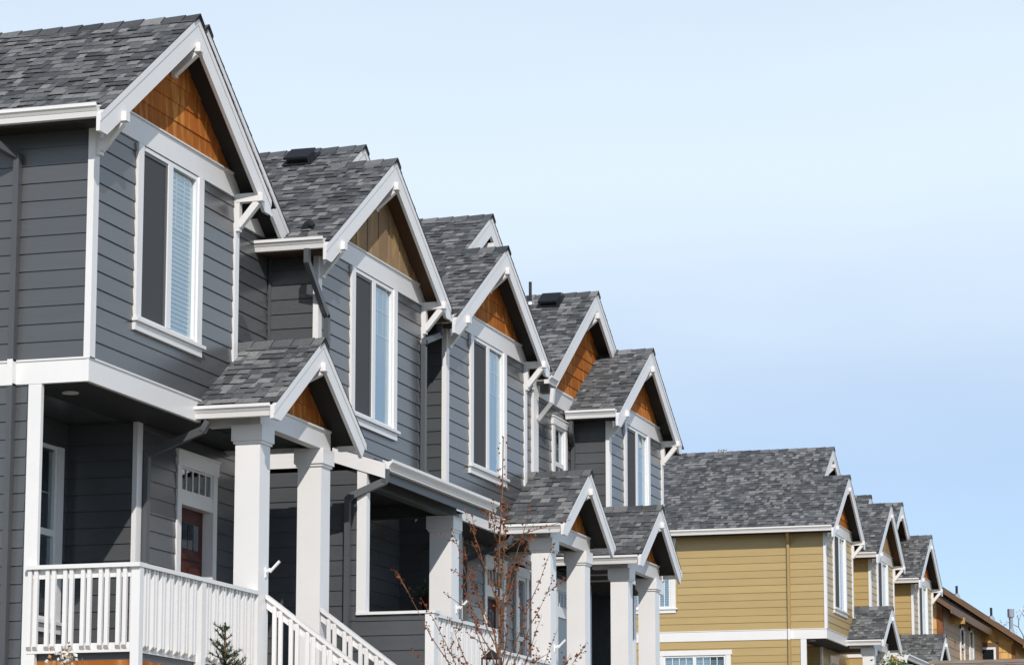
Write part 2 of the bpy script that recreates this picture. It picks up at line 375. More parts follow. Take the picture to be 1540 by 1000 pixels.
def window_y(parent, x0, x1, y, z0, z1, style='slider', head=0., case=.13, sill=True, blind='blind', m='white'):
    """window in a wall facing -y at y; outer casing x0..x1, z0..z1"""
    f = y-.042; a, b = x0+case, x1-case; zt = z1-head; fw = .042
    fr = MB().box(a, b, y-.02, y+.05, zt-fw, zt).box(a, b, y-.02, y+.05, z0, z0+fw).box(a, a+fw, y-.02, y+.05, z0+fw, zt-fw).box(b-fw, b, y-.02, y+.05, z0+fw, zt-fw)
    mid = (a+b)/2
    if style == 'slider': fr.box(mid-.055, mid+.055, y-.026, y+.05, z0+fw, zt-fw)
    else: fr.box(a+fw, b-fw, y-.022, y+.05, (z0+zt)/2-.035, (z0+zt)/2+.035)
    win = fr.build('window', 'vinyl', parent)
    bx('casing', m, win, x0, a-.001, f, y, z0, zt); bx('casing', m, win, b+.001, x1, f, y, z0, zt)
    if head: MB().box(x0-.02, x1+.02, f-.012, y, zt+.001, z1).box(x0-.04, x1+.04, f-.024, y, z1, z1+.022).build('casing_head', m, win)
    MB().box(a, b, y+.16, y+.17, z0, zt).box(a, b, y+.05, y+.16, zt, zt+.01).box(a, b, y+.05, y+.16, z0-.01, z0).box(a-.01, a, y+.05, y+.16, z0, zt).box(b, b+.01, y+.05, y+.16, z0, zt).build('room_shade', 'dark', win)  # dark box behind the glass, room shade put into its colour
    def muntins(u0, u1, rows, cols, zz0, zz1):
        g = MB(); t = .0075
        for i in range(1, cols): x = u0+(u1-u0)*i/cols; g.box(x-t, x+t, y+.024, y+.03, zz0, zz1)
        for zz in rows: g.box(u0, u1, y+.023, y+.031, zz-t, zz+t)
        g.build('muntin', 'vinyl', win)
    if style == 'slider':
        bx('insect_screen', 'screen', win, a+fw, mid-.055, y+.0, y+.004, z0+fw, zt-fw)
        MB().box(mid-.10, mid-.055, y-.012, y-.001, z0+fw, zt-fw).box(a+fw, mid-.10, y-.012, y-.001, zt-fw-.035, zt-fw).build('screen_frame', 'greytrim', win)
        bx('pane', 'glass', win, mid+.055, b-fw, y+.016, y+.02, z0+fw, zt-fw)
        if blind == 'blind':
            g = MB(); zz = z0+fw+.02
            while zz < zt-fw-.03: g.prism([(mid+.055, y+.034, zz), (b-fw, y+.034, zz), (b-fw, y+.042, zz+.043), (mid+.055, y+.042, zz+.043)], (0, .003, .001)); zz += .05
            g.build('window_blind', 'blind', win)
        else: bx('sky_sheet', 'sky_sheet', win, mid+.055, b-fw, y+.036, y+.046, z0+fw, zt-fw)  # flat sheet behind the pane, tinted like a sky reflection
        muntins(mid+.055, b-fw, (zt-.34, zt-.66), 3, zt-.66, zt-fw)
    else:
        bx('pane', 'glass', win, a+fw, b-fw, y+.016, y+.02, (z0+zt)/2+.035, zt-fw)
        bx('pane', 'glass', win, a+fw, b-fw, y+.016, y+.02, z0+fw, (z0+zt)/2-.035)
        muntins(a+fw, b-fw, (zt-(zt-z0)*.27,), 2, (z0+zt)/2+.035, zt-fw)
    if sill:
        MB().box(x0-.03, x1+.05, y-.075, y, z0-.035, z0).build('sill', m, win)
        MB().box(x0-.01, x1+.01, y-.044, y, z0-.125, z0-.037).build('sill_apron', m, win)
    return win
def window_x(parent, x, y0, y1, z0, z1, m='white'):
    """window in a wall facing -x"""
    c = .13; f = x-.042; a, b = y0+c, y1-c; fw = .045; mid = (a+b)/2
    win = MB().box(x-.02, x+.05, a, b, z1-fw, z1).box(x-.02, x+.05, a, b, z0, z0+fw).box(x-.02, x+.05, a, a+fw, z0+fw, z1-fw).box(x-.02, x+.05, b-fw, b, z0+fw, z1-fw).box(x-.02, x+.05, mid-.04, mid+.04, z0+fw, z1-fw).build('window', 'vinyl', parent)
    bx('casing', m, win, f, x, y0, a-.001, z0, z1); bx('casing', m, win, f, x, b+.001, y1, z0, z1); bx('casing_head', m, win, f-.01, x, y0-.03, y1+.03, z1+.001, z1+.12)
    bx('sill', m, win, f-.03, x, y0-.05, y1+.05, z0-.035, z0); bx('sill_apron', m, win, f, x, y0, y1, z0-.12, z0-.037)
    for u, v in ((a+fw, mid-.04), (mid+.04, b-fw)): bx('pane', 'glass', win, x+.016, x+.02, u, v, z0+fw, z1-fw)
    g = MB()
    for i in range(1, 4):
        for u, v in ((a+fw, mid-.04), (mid+.04, b-fw)): q = u+(v-u)*i/4; g.box(x+.002, x+.012, q-.009, q+.009, z0+fw, z1-fw)
    g.box(x+.001, x+.013, a+fw, b-fw, z1-.28, z1-.262); g.build('muntin', 'vinyl', win)
    g = MB(); zz = z0+.06
    while zz < z1-.05: g.box(x+.06, x+.065, a, b, zz, zz+.03); zz += .042
    g.build('window_blind', 'blind', win); bx('room_shade', 'dark', win, x+.12, x+.13, a, b, z0, z1)  # last sheet is coloured as the unlit room
def door_y(parent, x0, x1, y, zf, m='white'):
    """front door with transom in a wall facing -y; outer trim x0..x1, floor at zf"""
    zt = zf+2.42; c = .11; zd = zf+2.0; f = y-.03
    d = MB().box(x0, x0+c, f, y, zf, zt).box(x1-c, x1, f, y, zf, zt).box(x0-.02, x1+.02, f-.012, y, zt, zt+.15).box(x0-.04, x1+.04, f-.025, y, zt+.15, zt+.175).box(x0+c, x1-c, f+.01, y, zd, zd+.15).build('front_door', m, parent)
    a, b = x0+c, x1-c
    MB().box(a-.001, a, y, y+.14, zf, zd).box(b, b+.001, y, y+.14, zf, zd).box(a, b, y, y+.14, zd, zd+.002).build('door_jamb', m, d)
    leaf = MB().box(a, b, y+.10, y+.15, zf, zd)
    t = .085
    for u, v, p, q in ((a+.1, a+.1+(b-a-.2)/2-.04, zf+.2, zf+1.35), (b-.1-(b-a-.2)/2+.04, b-.1, zf+.2, zf+1.35)): leaf.box(u, v, y+.088, y+.1, p, q)
    leaf.box(a+.05, b-.05, y+.085, y+.1, zf+1.43, zf+1.49)
    leaf.build('door_leaf', 'door', d)
    n = 4; ww = (b-a-.26)/n
    for i in range(n): bx('door_light', 'glass', d, a+.13+i*ww+.012, a+.13+(i+1)*ww-.012, y+.09, y+.094, zf+1.55, zf+1.83)
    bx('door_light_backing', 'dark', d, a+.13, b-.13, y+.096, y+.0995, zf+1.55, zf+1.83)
    bx('transom_pane', 'glass', d, a+.03, b-.03, y+.004, y+.008, zd+.17, zt-.02)
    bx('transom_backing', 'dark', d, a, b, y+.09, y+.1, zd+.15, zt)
    g = MB()
    for i in range(1, 5): q = a+(b-a)*i/5; g.box(q-.01, q+.01, y-.006, y+.003, zd+.17, zt-.02)
    g.box(a, a+.03, y-.008, y+.01, zd+.15, zt); g.box(b-.03, b, y-.008, y+.01, zd+.15, zt); g.box(a+.03, b-.03, y-.008, y+.01, zd+.15, zd+.17); g.box(a+.03, b-.03, y-.008, y+.01, zt-.02, zt); g.build('transom_bar', 'vinyl', d)
    MB().tube([(b-.07, y+.08, zf+1.0), (b-.07, y+.03, zf+1.0)], .012).tube([(b-.07, y+.035, zf+1.0), (b-.17, y+.03, zf+.99)], .01).build('door_handle', 'black', d)
    return d
def railing(parent, pts, ztop, zbot, posts=(), m='white', pair=.188):
    """straight balcony railing between two points (one axis); paired balusters nailed to its outer face (towards -x or -y)"""
    (x0, y0), (x1, y1) = pts; along_y = abs(x1-x0) < 1e-6
    r = MB()
    if along_y:
        lo, hi = min(y0, y1), max(y0, y1); r.box(x0-.07, x0+.055, lo, hi, ztop-.04, ztop); r.box(x0-.005, x0+.035, lo, hi, ztop-.13, ztop-.04); lowr = (x0-.005, x0+.035, lo, hi, zbot, zbot+.09)
    else:
        lo, hi = min(x0, x1), max(x0, x1); r.box(lo, hi, y0-.07, y0+.055, ztop-.04, ztop); r.box(lo, hi, y0-.005, y0+.035, ztop-.13, ztop-.04); lowr = (lo, hi, y0-.005, y0+.035, zbot, zbot+.09)
    rail = r.build('railing', m, parent); bx('bottom_rail', m, rail, *lowr)
    q = lo+.035
    while q < hi-.05:
        for d in (0, .066):
            if q+d > hi-.045 or any(abs(q+d+.02-t) < .09 for t in posts): continue
            c = q+d; w_ = .04; zz = zbot+.025
            # lower end cut at a slant
            if along_y: poly = [(x0-.045, c, zz+.04), (x0-.007, c, zz), (x0-.007, c, ztop-.042), (x0-.045, c, ztop-.042)]; v = (0, w_, 0)
            else: poly = [(c, y0-.045, zz+.04), (c, y0-.007, zz), (c, y0-.007, ztop-.042), (c, y0-.045, ztop-.042)]; v = (w_, 0, 0)
            MB().prism(poly, v).build('baluster', m, rail)
        q += pair
    for t in posts:
        if along_y: bx('railing_post', m, rail, x0-.06, x0+.05, t-.055, t+.055, zbot-.4, ztop-.042)
        else: bx('railing_post', m, rail, t-.055, t+.055, y0-.06, y0+.05, zbot-.4, ztop-.042)
    return rail
def column(parent, x, y, z0, z1, w_=.285, m='white'):
    c = MB().box(x, x+w_, y, y+w_, z0, z1-.20).box(x-.035, x+w_+.035, y-.035, y+w_+.035, z1-.17, z1).box(x-.018, x+w_+.018, y-.018, y+w_+.018, z1-.20, z1-.17)
    c.box(x-.03, x+w_+.03, y-.03, y+w_+.03, z0, z0+.16)
    return c.build('porch_column', m, parent)
def flag_holder(parent, x, y, z, m='vinyl'):
    MB().box(x-.02, x+.02, y-.012, y, z-.06, z+.05).tube([(x, y-.01, z), (x+.0, y-.06, z+.03)], .018).tube([(x, y-.05, z-.0), (x, y-.16, z+.11)], .017, 8).build('flag_holder', m, parent)
def downspout(parent, pts, m, w_=.06, d=.08):
    mb = MB()
    for p, q in zip(pts, pts[1:]):
        p, q = Vector(p), Vector(q); e = (q-p).normalized()*.015; up = (0, 1, 0) if abs((q-p).normalized().y) < .7 else (1, 0, 0)
        mb.bar(p-e, q+e, d, w_, up)
    return mb.build('downspout', m, parent)
def stair_rails(parent, xs, y0, z0, run=2.3, slope=.74, m='white'):
    for x, side in xs:
        y1 = y0-run; z1 = z0-run*slope
        r = MB().prism([(x-.05, y0, z0), (x-.05, y1, z1), (x-.05, y1, z1-.045), (x-.05, y0, z0-.045)], (.1, 0, 0))
        r.prism([(x-.015, y0, z0-.045), (x-.015, y1, z1-.045), (x-.015, y1, z1-.15), (x-.015, y0, z0-.15)], (.03, 0, 0))
        rail = r.build('stair_railing', m, parent); MB().prism([(x-.015, y0, z0-.80), (x-.015, y1, z1-.80), (x-.015, y1, z1-.90), (x-.015, y0, z0-.90)], (.03, 0, 0)).build('bottom_rail', m, rail); q = y0-.08
        while q > y1+.1:
            for d in (0, .07):
                yy = q-d; zz = z0-(y0-yy)*slope
                MB().box(x-.045, x-.017, yy-.043, yy, zz-.87, zz-.07).build('baluster', m, rail)
            q -= .19
def steps(parent, x0, x1, y0, zf, n=9, m='conc'):
    s = MB()
    for i in range(n): s.box(x0, x1, y0-.26*(i+1), y0-.26*i, zf-.19*(i+1)-.19*(n-i)*.0-1.2, zf-.19*(i+1))
    s.build('porch_steps', m, parent)
def can_light(parent, x, y, z):
    MB().tube([(x, y, z), (x, y, z-.012)], .085, 16).build('ceiling_light', 'vinyl', parent)
def porch_gable(P, rf, xl, yb_l, yb_r, yf, zb, m, base, gable_m='cedar', xa=None):
    """entry roof on two columns; xl left outer gutter x, apex at xa, back against the walls at yb_l (left) and yb_r (right)"""
    hw = xa-xl; zc = zb+1.07; ez = zb+.115; p = (zc-ez)/hw; xr = xa+hw-.02; yr = yf+.0
    sl = math.hypot(hw, zc-ez)
    roof = deck(P, xa, zc, p, 1, xl+.11, yr+.04, yb_r, 'porch_roof')
    roof2 = deck(P, xa, zc, p, -1, xr-.11, yr+.04, yb_r)
    i = len(roof.v); roof.v += roof2.v; roof.f += [tuple(i+k for k in f) for f in roof2.f]; roof.mi += roof2.mi
    ro = roof.build('porch_roof', ['shedge', 'soffit'], P)
    ss = math.hypot(1, p)
    bl = base['bump_right']
    def regL(s): return None if s > sl-.11*ss-.02 else (yr-.012, yb_l if xl+.11+s/ss < bl-.01 else yb_r)
    rf.slope(ro, xl+.09, ez+.09*p, 1, p, regL)
    rf.slope(ro, xr-.09, ez+.09*p, -1, p, lambda s: None if s > sl-.11*ss-.02 else (yr-.012, yb_r), vis=False)
    ridge_caps(ro, xa, zc+.012, p, p, yr, yb_r-.02)
    rake(P, xa, zc, xl+.0, ez, yr, wv=.26, tail=.12); rake(P, xa, zc, xr, ez, yr, wv=.26, cut='square')
    gutter(P, xl+.115, yr+.045, yb_l-.004, ez+.03, -1, 'white'); gutter(P, xr-.115, yr+.045, yr+.30, ez+.03, 1, 'white')
    # front and side beams, cedar infill
    c0, c1 = base['c0'], base['c1']; yw = yr+.30
    MB().box(c0, c1+.285, yw, yw+.12, zb-.02, zb+.21).build('porch_beam', m, P)
    for xb in (c0+.02, c1+.14): MB().box(xb, xb+.125, yw+.123, yb_r-.64 if xb < bl else yb_r-.004, zb-.02, zb+.16).build('porch_beam', m, P)
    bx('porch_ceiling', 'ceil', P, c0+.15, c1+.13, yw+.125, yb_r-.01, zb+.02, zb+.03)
    left = lambda z: xa-(zc-z)/p+.16; right = lambda z: xa+(zc-z)/p-.16
    MB().prism([(left(zb+.21), yw+.06, zb+.21), (right(zb+.21), yw+.06, zb+.21), (xa, yw+.06, zc-.16)], (0, .03, 0)).build('gable_panel', 'greytrim', P)
    siding(P, 'y', yw+.058, xl, xr, zb+.212, zc-.14, gable_m, exp=.2, left=left, right=right, name='gable_board')
    MB().box(c0+.02, c1+.265, yw-.02, yw, zb+.19, zb+.212).build('drip_cap', m, P)
    bracket(P, xa, yw+.05, yr-.05, zc-.31, .2)
    return p

# ------------------------------------------------------------------ one townhouse
GROUND = -.1
def townhouse(cfg):
    g = lambda k, d=None: cfg.get(k, d)
    b0, b1, u0, u1, Y, zb = cfg['b0'], cfg['b1'], cfg['u0'], cfg['u1'], cfg['Y'], cfg['zb']
    paint, trim = cfg['paint'], cfg['paint']+'trim'; mir = g('mirror', False); yr = Y+.63; yback = Y+g('depth', 8.)
    H = thing('townhouse', ((u0+u1)/2, yr, cfg['ground']), cfg['label'], 'house', cfg['group'])
    rf = Roofer(); zt = zb+.225; zf0, zf1 = zb+2.655, zb+2.90; floor = zb-2.74; FR = cfg.get('floor_rel', 0)
    xa = (b0+b1)/2; za = zb+cfg['apex']; ov = .48; ez = zb+2.56; p = (za-ez)/((b1-b0)/2+ov)
    W = MB()                                # plain shell behind the boards
    w0, w1, wz0, wz1 = xa-.84, xa+.84, zb+.82, zb+2.645
    ia, ib = w0+.1, w1-.1
    zc_ = zf1-.27; W.box(b0+.02, ia, Y, Y+.1, zt, zc_).box(ib, b1-.02, Y, Y+.1, zt, zc_).box(ia, ib, Y, Y+.1, zt, wz0).box(ia, ib, Y, Y+.1, wz1, zc_)
    lx = lambda z: xa-(za-z)/p+.22
    W.prism([(b0+.02, Y+.001, zc_), (b1-.02, Y+.001, zc_), (min(b1-.02, 2*xa-lx(zf1)), Y+.001, zf1), (xa+.1, Y+.001, za-.22), (xa-.1, Y+.001, za-.22), (max(b0+.02, lx(zf1)), Y+.001, zf1)], (0, .1, 0))
    ys = yback if g('end') else yr
    sh = [(h[0]+.1, h[1]-.1, h[2]+.1, h[3]-.02) for h in cfg.get('side_holes', [])]; shl = [(h[0]+.1, h[1]-.1, h[2]+.1, h[3]-.02) for h in cfg.get('side_holes_low', [])]
    shr = lambda hh: [(h[0]+.07, h[1]-.07, h[2]+.07, h[3]-.07) for h in hh]
    lh = ([(cfg['door'][0]+.09, cfg['door'][1]-.09, floor, floor+2.4)] if 'door' in cfg else [])+shr(cfg.get('low_holes', []))
    W.wall(b0, b0+.1, Y+.002, ys, zb+.02, zf1-.29, sh, 'x'); W.box(b1-.1, b1, Y+.002, yr+.1, zb+.02, zf1-.29)
    if mir: W.box(b1-.1, b1, yr, yback, zb-4, zf1-.1)
    r0, r1 = (u0, b0) if mir else (b1, u1)
    rz = zf1+.2
    W.wall(r0, r1, yr, yr+.1, zb, rz, shr(cfg.get('recess_holes', [])))
    W.box(u0+.02, u1-.02, yback-.1, yback, cfg['ground'], rz)
    low_y = Y+.6
    if g('end'): W.wall(b0, b0+.12, low_y+.02, yback, cfg['ground'], zb-.0, shl, 'x')
    xin = b0+2.46 if not mir else b1-2.46   # inner wall of the recessed porch
    ywin = Y+1.4
    if not mir:
        W.wall(b0+.12, xin+.1, ywin, ywin+.1, floor, zb, [(b0+.85, b0+2.2, floor+.65, floor+2.4)]); W.box(xin+.002, xin+.1, low_y, ywin, floor, zb); W.wall(xin+.1, u1, low_y, low_y+.1, floor, zb, lh)
    else:
        W.box(xin-.1, b1-.12, ywin, ywin+.1, floor, zb); W.box(xin-.1, xin-.002, low_y, ywin, floor, zb); W.wall(u0, xin-.1, low_y, low_y+.1, floor, zb, lh); W.box(b1-.12, b1, low_y+.02, yback, cfg['ground'], zb)
    W.box(u0+.05, u1-.05, low_y+.15, yback-.1, zb-.001, zb+.1)
    wall = W.build('wall', paint, H)
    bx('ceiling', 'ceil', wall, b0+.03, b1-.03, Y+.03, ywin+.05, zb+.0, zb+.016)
    bx('floor_slab', 'deckwood', wall, u0+.05, u1-.05, low_y-.02, yback-.15, floor-.2, floor-.001)
    # --- siding
    ez1 = lambda z: z
    siding(wall, 'y', Y, b0+.09, b1-.09, zt+.006, zf0, paint, holes=[(w0, w1, wz0-.125, wz1)])
    sy1 = Y+2.9 if g('end') and not g('long') else (g('long') or yr)
    holes = cfg.get('side_holes', [])
    zs1 = ez+.06
    siding(wall, 'x', b0, Y+.035, sy1, zt+.006, zs1, paint, holes=holes)
    if g('end') and not mir:
        siding(wall, 'x', b0, low_y+.02+.02, sy1, floor-1.2, zb-.002, paint, holes=cfg.get('side_holes_low', []))
    rs0, rs1 = (r0+.02, r1-.025) if not mir else (r0, r1-.02)
    rh = cfg.get('recess_holes', [])
    siding(wall, 'y', yr, rs0, rs1, zb+.3 if not mir else zb+.1, zf0+.12, paint, holes=rh)
    # --- trims
    T = lambda n, *a: bx(n, 'white', H, *a)
    T('corner_board', b0-.032, b0+.088, Y-.034, Y+.034, zt+.004, zf0-.001); T('corner_board', b1-.088, b1+.022, Y-.034, Y+.03, zt+.004, zf0-.001)
    MB().box(b0-.022, b1-1.0 if False else (b0+2.73 if not mir else b1), Y-.022, Y+.028, zb, zt).box(b0-.03, (b0+2.73 if not mir else b1), Y-.034, Y+.001, zt-.0, zt+.018).build('belly_band', 'white', H)
    if mir: pass
    by = sy1 if g('end') else yr
    MB().box(b0-.022, b0+.03, Y+.029, by, zb, zt).box(b0-.034, b0+.0, Y+.001, by, zt, zt+.018).build('belly_band', 'white', H)
    fx = max(b0, xa-(za-zf1)/p+.19); fz = min(zf1, za-.15-p*(xa-b0)); gxr = 2*xa-fx+.03
    MB().prism([(b0, Y-.03, zf0), (b1+.02, Y-.03, zf0), (b1+.02, Y-.03, fz), (gxr, Y-.03, zf1), (fx, Y-.03, zf1), (b0, Y-.03, fz)], (0, .05, 0)).box(fx, gxr, Y-.05, Y, zf1, zf1+.016).build('frieze_board', 'white', H)
    MB().box(r0+.03, r1+.0, yr-.03, yr, zf0+.10, zf1+.06).build('frieze_board', 'white', H)
    ys_in = g('inside_corner', True)
    if ys_in and not g('end'): bx('corner_board', trim, H, b0-.03, b0-.0, yr-.05, yr-.02, zt, zs1)
    # --- gable wall of the bump
    gx = .10
    left = lambda z: xa-(za-z)/p+gx; right = lambda z: xa+(za-z)/p-gx
    if g('gable', 'cedar') == 'batten':
        x = b0+.06; bw = .40
        while x < b1-.05:
            xe_ = min(x+bw-.034, b1-.02); zt_ = lambda q: za-.17-p*abs(q-xa)
            poly = [(x, Y-.036, zf1+.017), (xe_, Y-.036, zf1+.017), (xe_, Y-.036, max(zf1+.02, zt_(xe_))), (min(max(x, xa), xe_), Y-.036, zt_(min(max(x, xa), xe_))), (x, Y-.036, max(zf1+.022, zt_(x)))]
            MB().prism(poly, (0, .036, 0)).build('gable_board', 'oak', H); x += bw
    else: siding(H, 'y', Y, b0-.2, b1+.2, zf1+.017, za-.13, 'cedar', exp=.2, left=left, right=right, name='gable_board')
    window_y(H, w0, w1, Y, wz0, wz1, 'slider', blind=g('blind', 'blind'))
    # --- bump roof and the main roof behind it, sharing one slope
    yk = Y-.30; mxa, mza = cfg['main']; mza += zb; ym = yr-.30; mza = za+p*abs(mxa-xa) if g('coplanar', True) else mza; sof = 'soffitbrown' if g('gable') == 'batten' else 'soffit'
    xeL, xeR = b0-ov+.115, b1+ov-.115; eL = za-p*(xa-xeL)
    q_mza = mza
    if not mir:
        mxr = cfg['main_right']; pmr = cfg.get('pmr', .667)
        D = deck(H, xa, za, p, 1, xeL, yk+.04, ym+.04)
        for d2 in (deck(H, xa, za, p, -1, xeR, yk+.04, yr+1.6), deck(H, mxa, mza, p if g('coplanar', True) else .70, 1, xeL if g('coplanar', True) else mxa-1.2, ym+.04, yback+.3), deck(H, mxa, mza, pmr, -1, mxr, ym+.04, yback+.3)):
            i = len(D.v); D.v += d2.v; D.f += [tuple(i+k for k in f) for f in d2.f]; D.mi += d2.mi
        if not g('coplanar', True):
            d2 = deck(H, xa, za, p, 1, xeL, ym+.0401, yback+.3); i = len(D.v); D.v += d2.v; D.f += [tuple(i+k for k in f) for f in d2.f]; D.mi += d2.mi
        roof = D.build('roof', ['shedge', sof], H); ss = math.hypot(1, p)
        s_b = (xa-xeL)*ss; s_m = (mxa-xeL)*ss if g('coplanar', True) else s_b
        ysplit = g('shingle_depth', 9)
        def regL(s): return None if s > s_m-.03 else ((yk-.014) if s < s_b-.03 else (ym-.014), yback+.3)
        rf.slope(roof, xeL-.02, eL-.02*p, 1, p, regL)
        rf.slope(roof, xeR+.02, za-p*(xeR+.02-xa), -1, p, lambda s: None if s > (xeR-xa)*ss-.03 else (yk-.014, yr+1.6), vis=False)
        sm = math.hypot(1, pmr); rf.slope(roof, mxr+.02, mza-pmr*(mxr+.02-mxa), -1, pmr, lambda s: None if s > (mxr-mxa)*sm-.03 else (ym-.014, yback+.3), vis=False)
        ridge_caps(roof, xa, za+.012, p, p, yk, (ym+.25 if g('coplanar', True) else Y+3.2))
        ridge_caps(roof, mxa, mza+.012, p, pmr, ym, Y+cfg.get('ridge_len', 2.6))
        rake(H, xa, za, b0-ov, za-p*(xa-b0+ov), yk); rake(H, xa, za, b1+ov-.2, za-p*(b1+ov-.2-xa), yk)
        rake(H, mxa, mza, mxr, mza-pmr*(mxr-mxa), ym, cut='square')
        if g('coplanar', True): rake(H, mxa, mza, xa-.1, za-.1*p, ym, cut='square')
        # gable wall of the main roof, closing the gap above the bump roof
        W2 = MB(); fl = lambda q: mza-.14-(p if q < mxa else pmr)*abs(q-mxa)
        xl_ = xa-.3 if g('coplanar', True) else mxa-1.0
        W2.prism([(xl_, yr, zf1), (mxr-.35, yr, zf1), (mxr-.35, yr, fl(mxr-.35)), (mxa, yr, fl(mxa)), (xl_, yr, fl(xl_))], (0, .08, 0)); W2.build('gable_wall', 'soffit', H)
        if cfg.get('apex_beam', True): bracket(H, mxa, yr, ym-.05, mza-.47, .3)
        gy1 = yback if g('end') else yr-.004
        gutter(H, xeL+.0, yk+.045, gy1, eL+.02, -1); gutter(H, xeR, yk+.045, yk+.30, za-p*(xeR-xa)+.02, 1)
        bx('fascia', trim, H, xeL+.004, xeL+.03, yk+.05, gy1, eL-.10, eL-.03)
        bx('soffit_board', sof, H, xeL+.03, b0-.002, yk+.05, gy1, eL-.104, eL-.09)
    else:                                   # bump on the right, main gable on the left
        pml = cfg['pml']; mxl = cfg['main_left']
        D = deck(H, xa, za, p, 1, xeL, yk+.04, yr+1.9)
        for d2 in (deck(H, xa, za, p, -1, xeR, yk+.04, ym+.04), deck(H, mxa, mza, p, -1, xeR, ym+.04, yback+.3), deck(H, mxa, mza, pml, 1, mxl, ym+.04, yback+.3)):
            i = len(D.v); D.v += d2.v; D.f += [tuple(i+k for k in f) for f in d2.f]; D.mi += d2.mi
        roof = D.build('roof', ['shedge', sof], H); ss = math.hypot(1, p)
        rf.slope(roof, xeL-.02, eL-.02*p, 1, p, lambda s: None if s > (xa-xeL)*ss-.03 else (yk-.014, yr-.004 if xeL+s/ss > mxl+3.0 or True else yr))
        sm = math.hypot(1, pml); rf.slope(roof, mxl-.02, mza-pml*(mxa-mxl+.02), 1, pml, lambda s: None if s > (mxa-mxl)*sm-.03 else (ym-.014, yback+.3))
        rf.slope(roof, xeR+.02, za-p*(xeR+.02-xa), -1, p, lambda s: None if s > (xeR-mxa)*ss-.03 else ((yk-.014) if s < (xeR-xa)*ss-.03 else (ym-.014), yback+.3), vis=False)
        ridge_caps(roof, xa, za+.012, p, p, yk, ym+.2); ridge_caps(roof, mxa, mza+.012, pml, p, ym, Y+2.6)
        rake(H, xa, za, b0-ov, za-p*(xa-b0+ov), yk); rake(H, xa, za, b1+ov-.2, za-p*(b1+ov-.2-xa), yk)
        rake(H, mxa, mza, mxl-.1, mza-pml*(mxa-mxl+.1), ym); xq = xa+.03; rake(H, mxa, mza, xq, mza-p*(xq-mxa), ym, cut='square')
        lf = lambda z: mxa-(mza-z)/pml+.12
        # cedar gable, its lower right edge buried in the bump roof
        rt = lambda z: min(mxa+(mza-z)/p-.12, xa-.05)
        fl = lambda q: mza-.14-(pml if q < mxa else p)*abs(q-mxa)
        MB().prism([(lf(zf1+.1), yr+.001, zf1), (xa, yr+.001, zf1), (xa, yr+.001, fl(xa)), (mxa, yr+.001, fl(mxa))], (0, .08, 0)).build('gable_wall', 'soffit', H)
        siding(H, 'y', yr, r0, xa, zf1+.03, mza-.15, 'cedar', exp=.2, left=lf, right=rt, name='gable_board')
        bracket(H, mxa, yr, ym-.05, mza-.40, .28)
        gutter(H, xeL, yk+.045, yr-.03, eL+.02, -1); gutter(H, xeR, yk+.045, yk+.30, za-p*(xeR-xa)+.02, 1)
        bx('fascia', trim, H, xeL+.004, xeL+.03, yk+.05, yr, eL-.10, eL-.03); bx('soffit_board', sof, H, xeL+.03, b0-.002, yk+.05, yr, eL-.104, eL-.09)
        # returned gutter at the foot of the main gable
        ml = mxl-.02; mz = mza-pml*(mxa-mxl)+.03
        gutter(H, ml+.1, ym+.05, ym+2.2, mz, -1)
        if g('paint') == 'grey':
            gutter(H, ym+.04, ml-.30, ml+.12, mz-.06, axis='x'); MB().prism([(ml-.26, ym-.04, mz-.186), (ml+.10, ym-.04, mz-.186), (ml+.03, ym-.0, mz-.30), (ml-.14, ym-.0, mz-.30)], (0, .16, 0)).build('gutter_outlet', 'greytrim', H)
    bracket(H, b0+.05, Y-.03, Y-.35, zf0-.01, .33); bracket(H, b1-.05, Y-.03, Y-.35, zf0-.01, .33); bracket(H, xa, Y-.02, yk-.05, za-.345, .26)
    cfg['_'] = dict(H=H, wall=wall, roof=roof, rf=rf, floor=floor, xin=xin, ywin=ywin, low_y=low_y, yr=yr, zt=zt, zf0=zf0, xeL=xeL, eL=eL, p=p, za=za, xa=xa, mza=mza, mxa=mxa, trim=trim, paint=paint)
    return cfg['_']
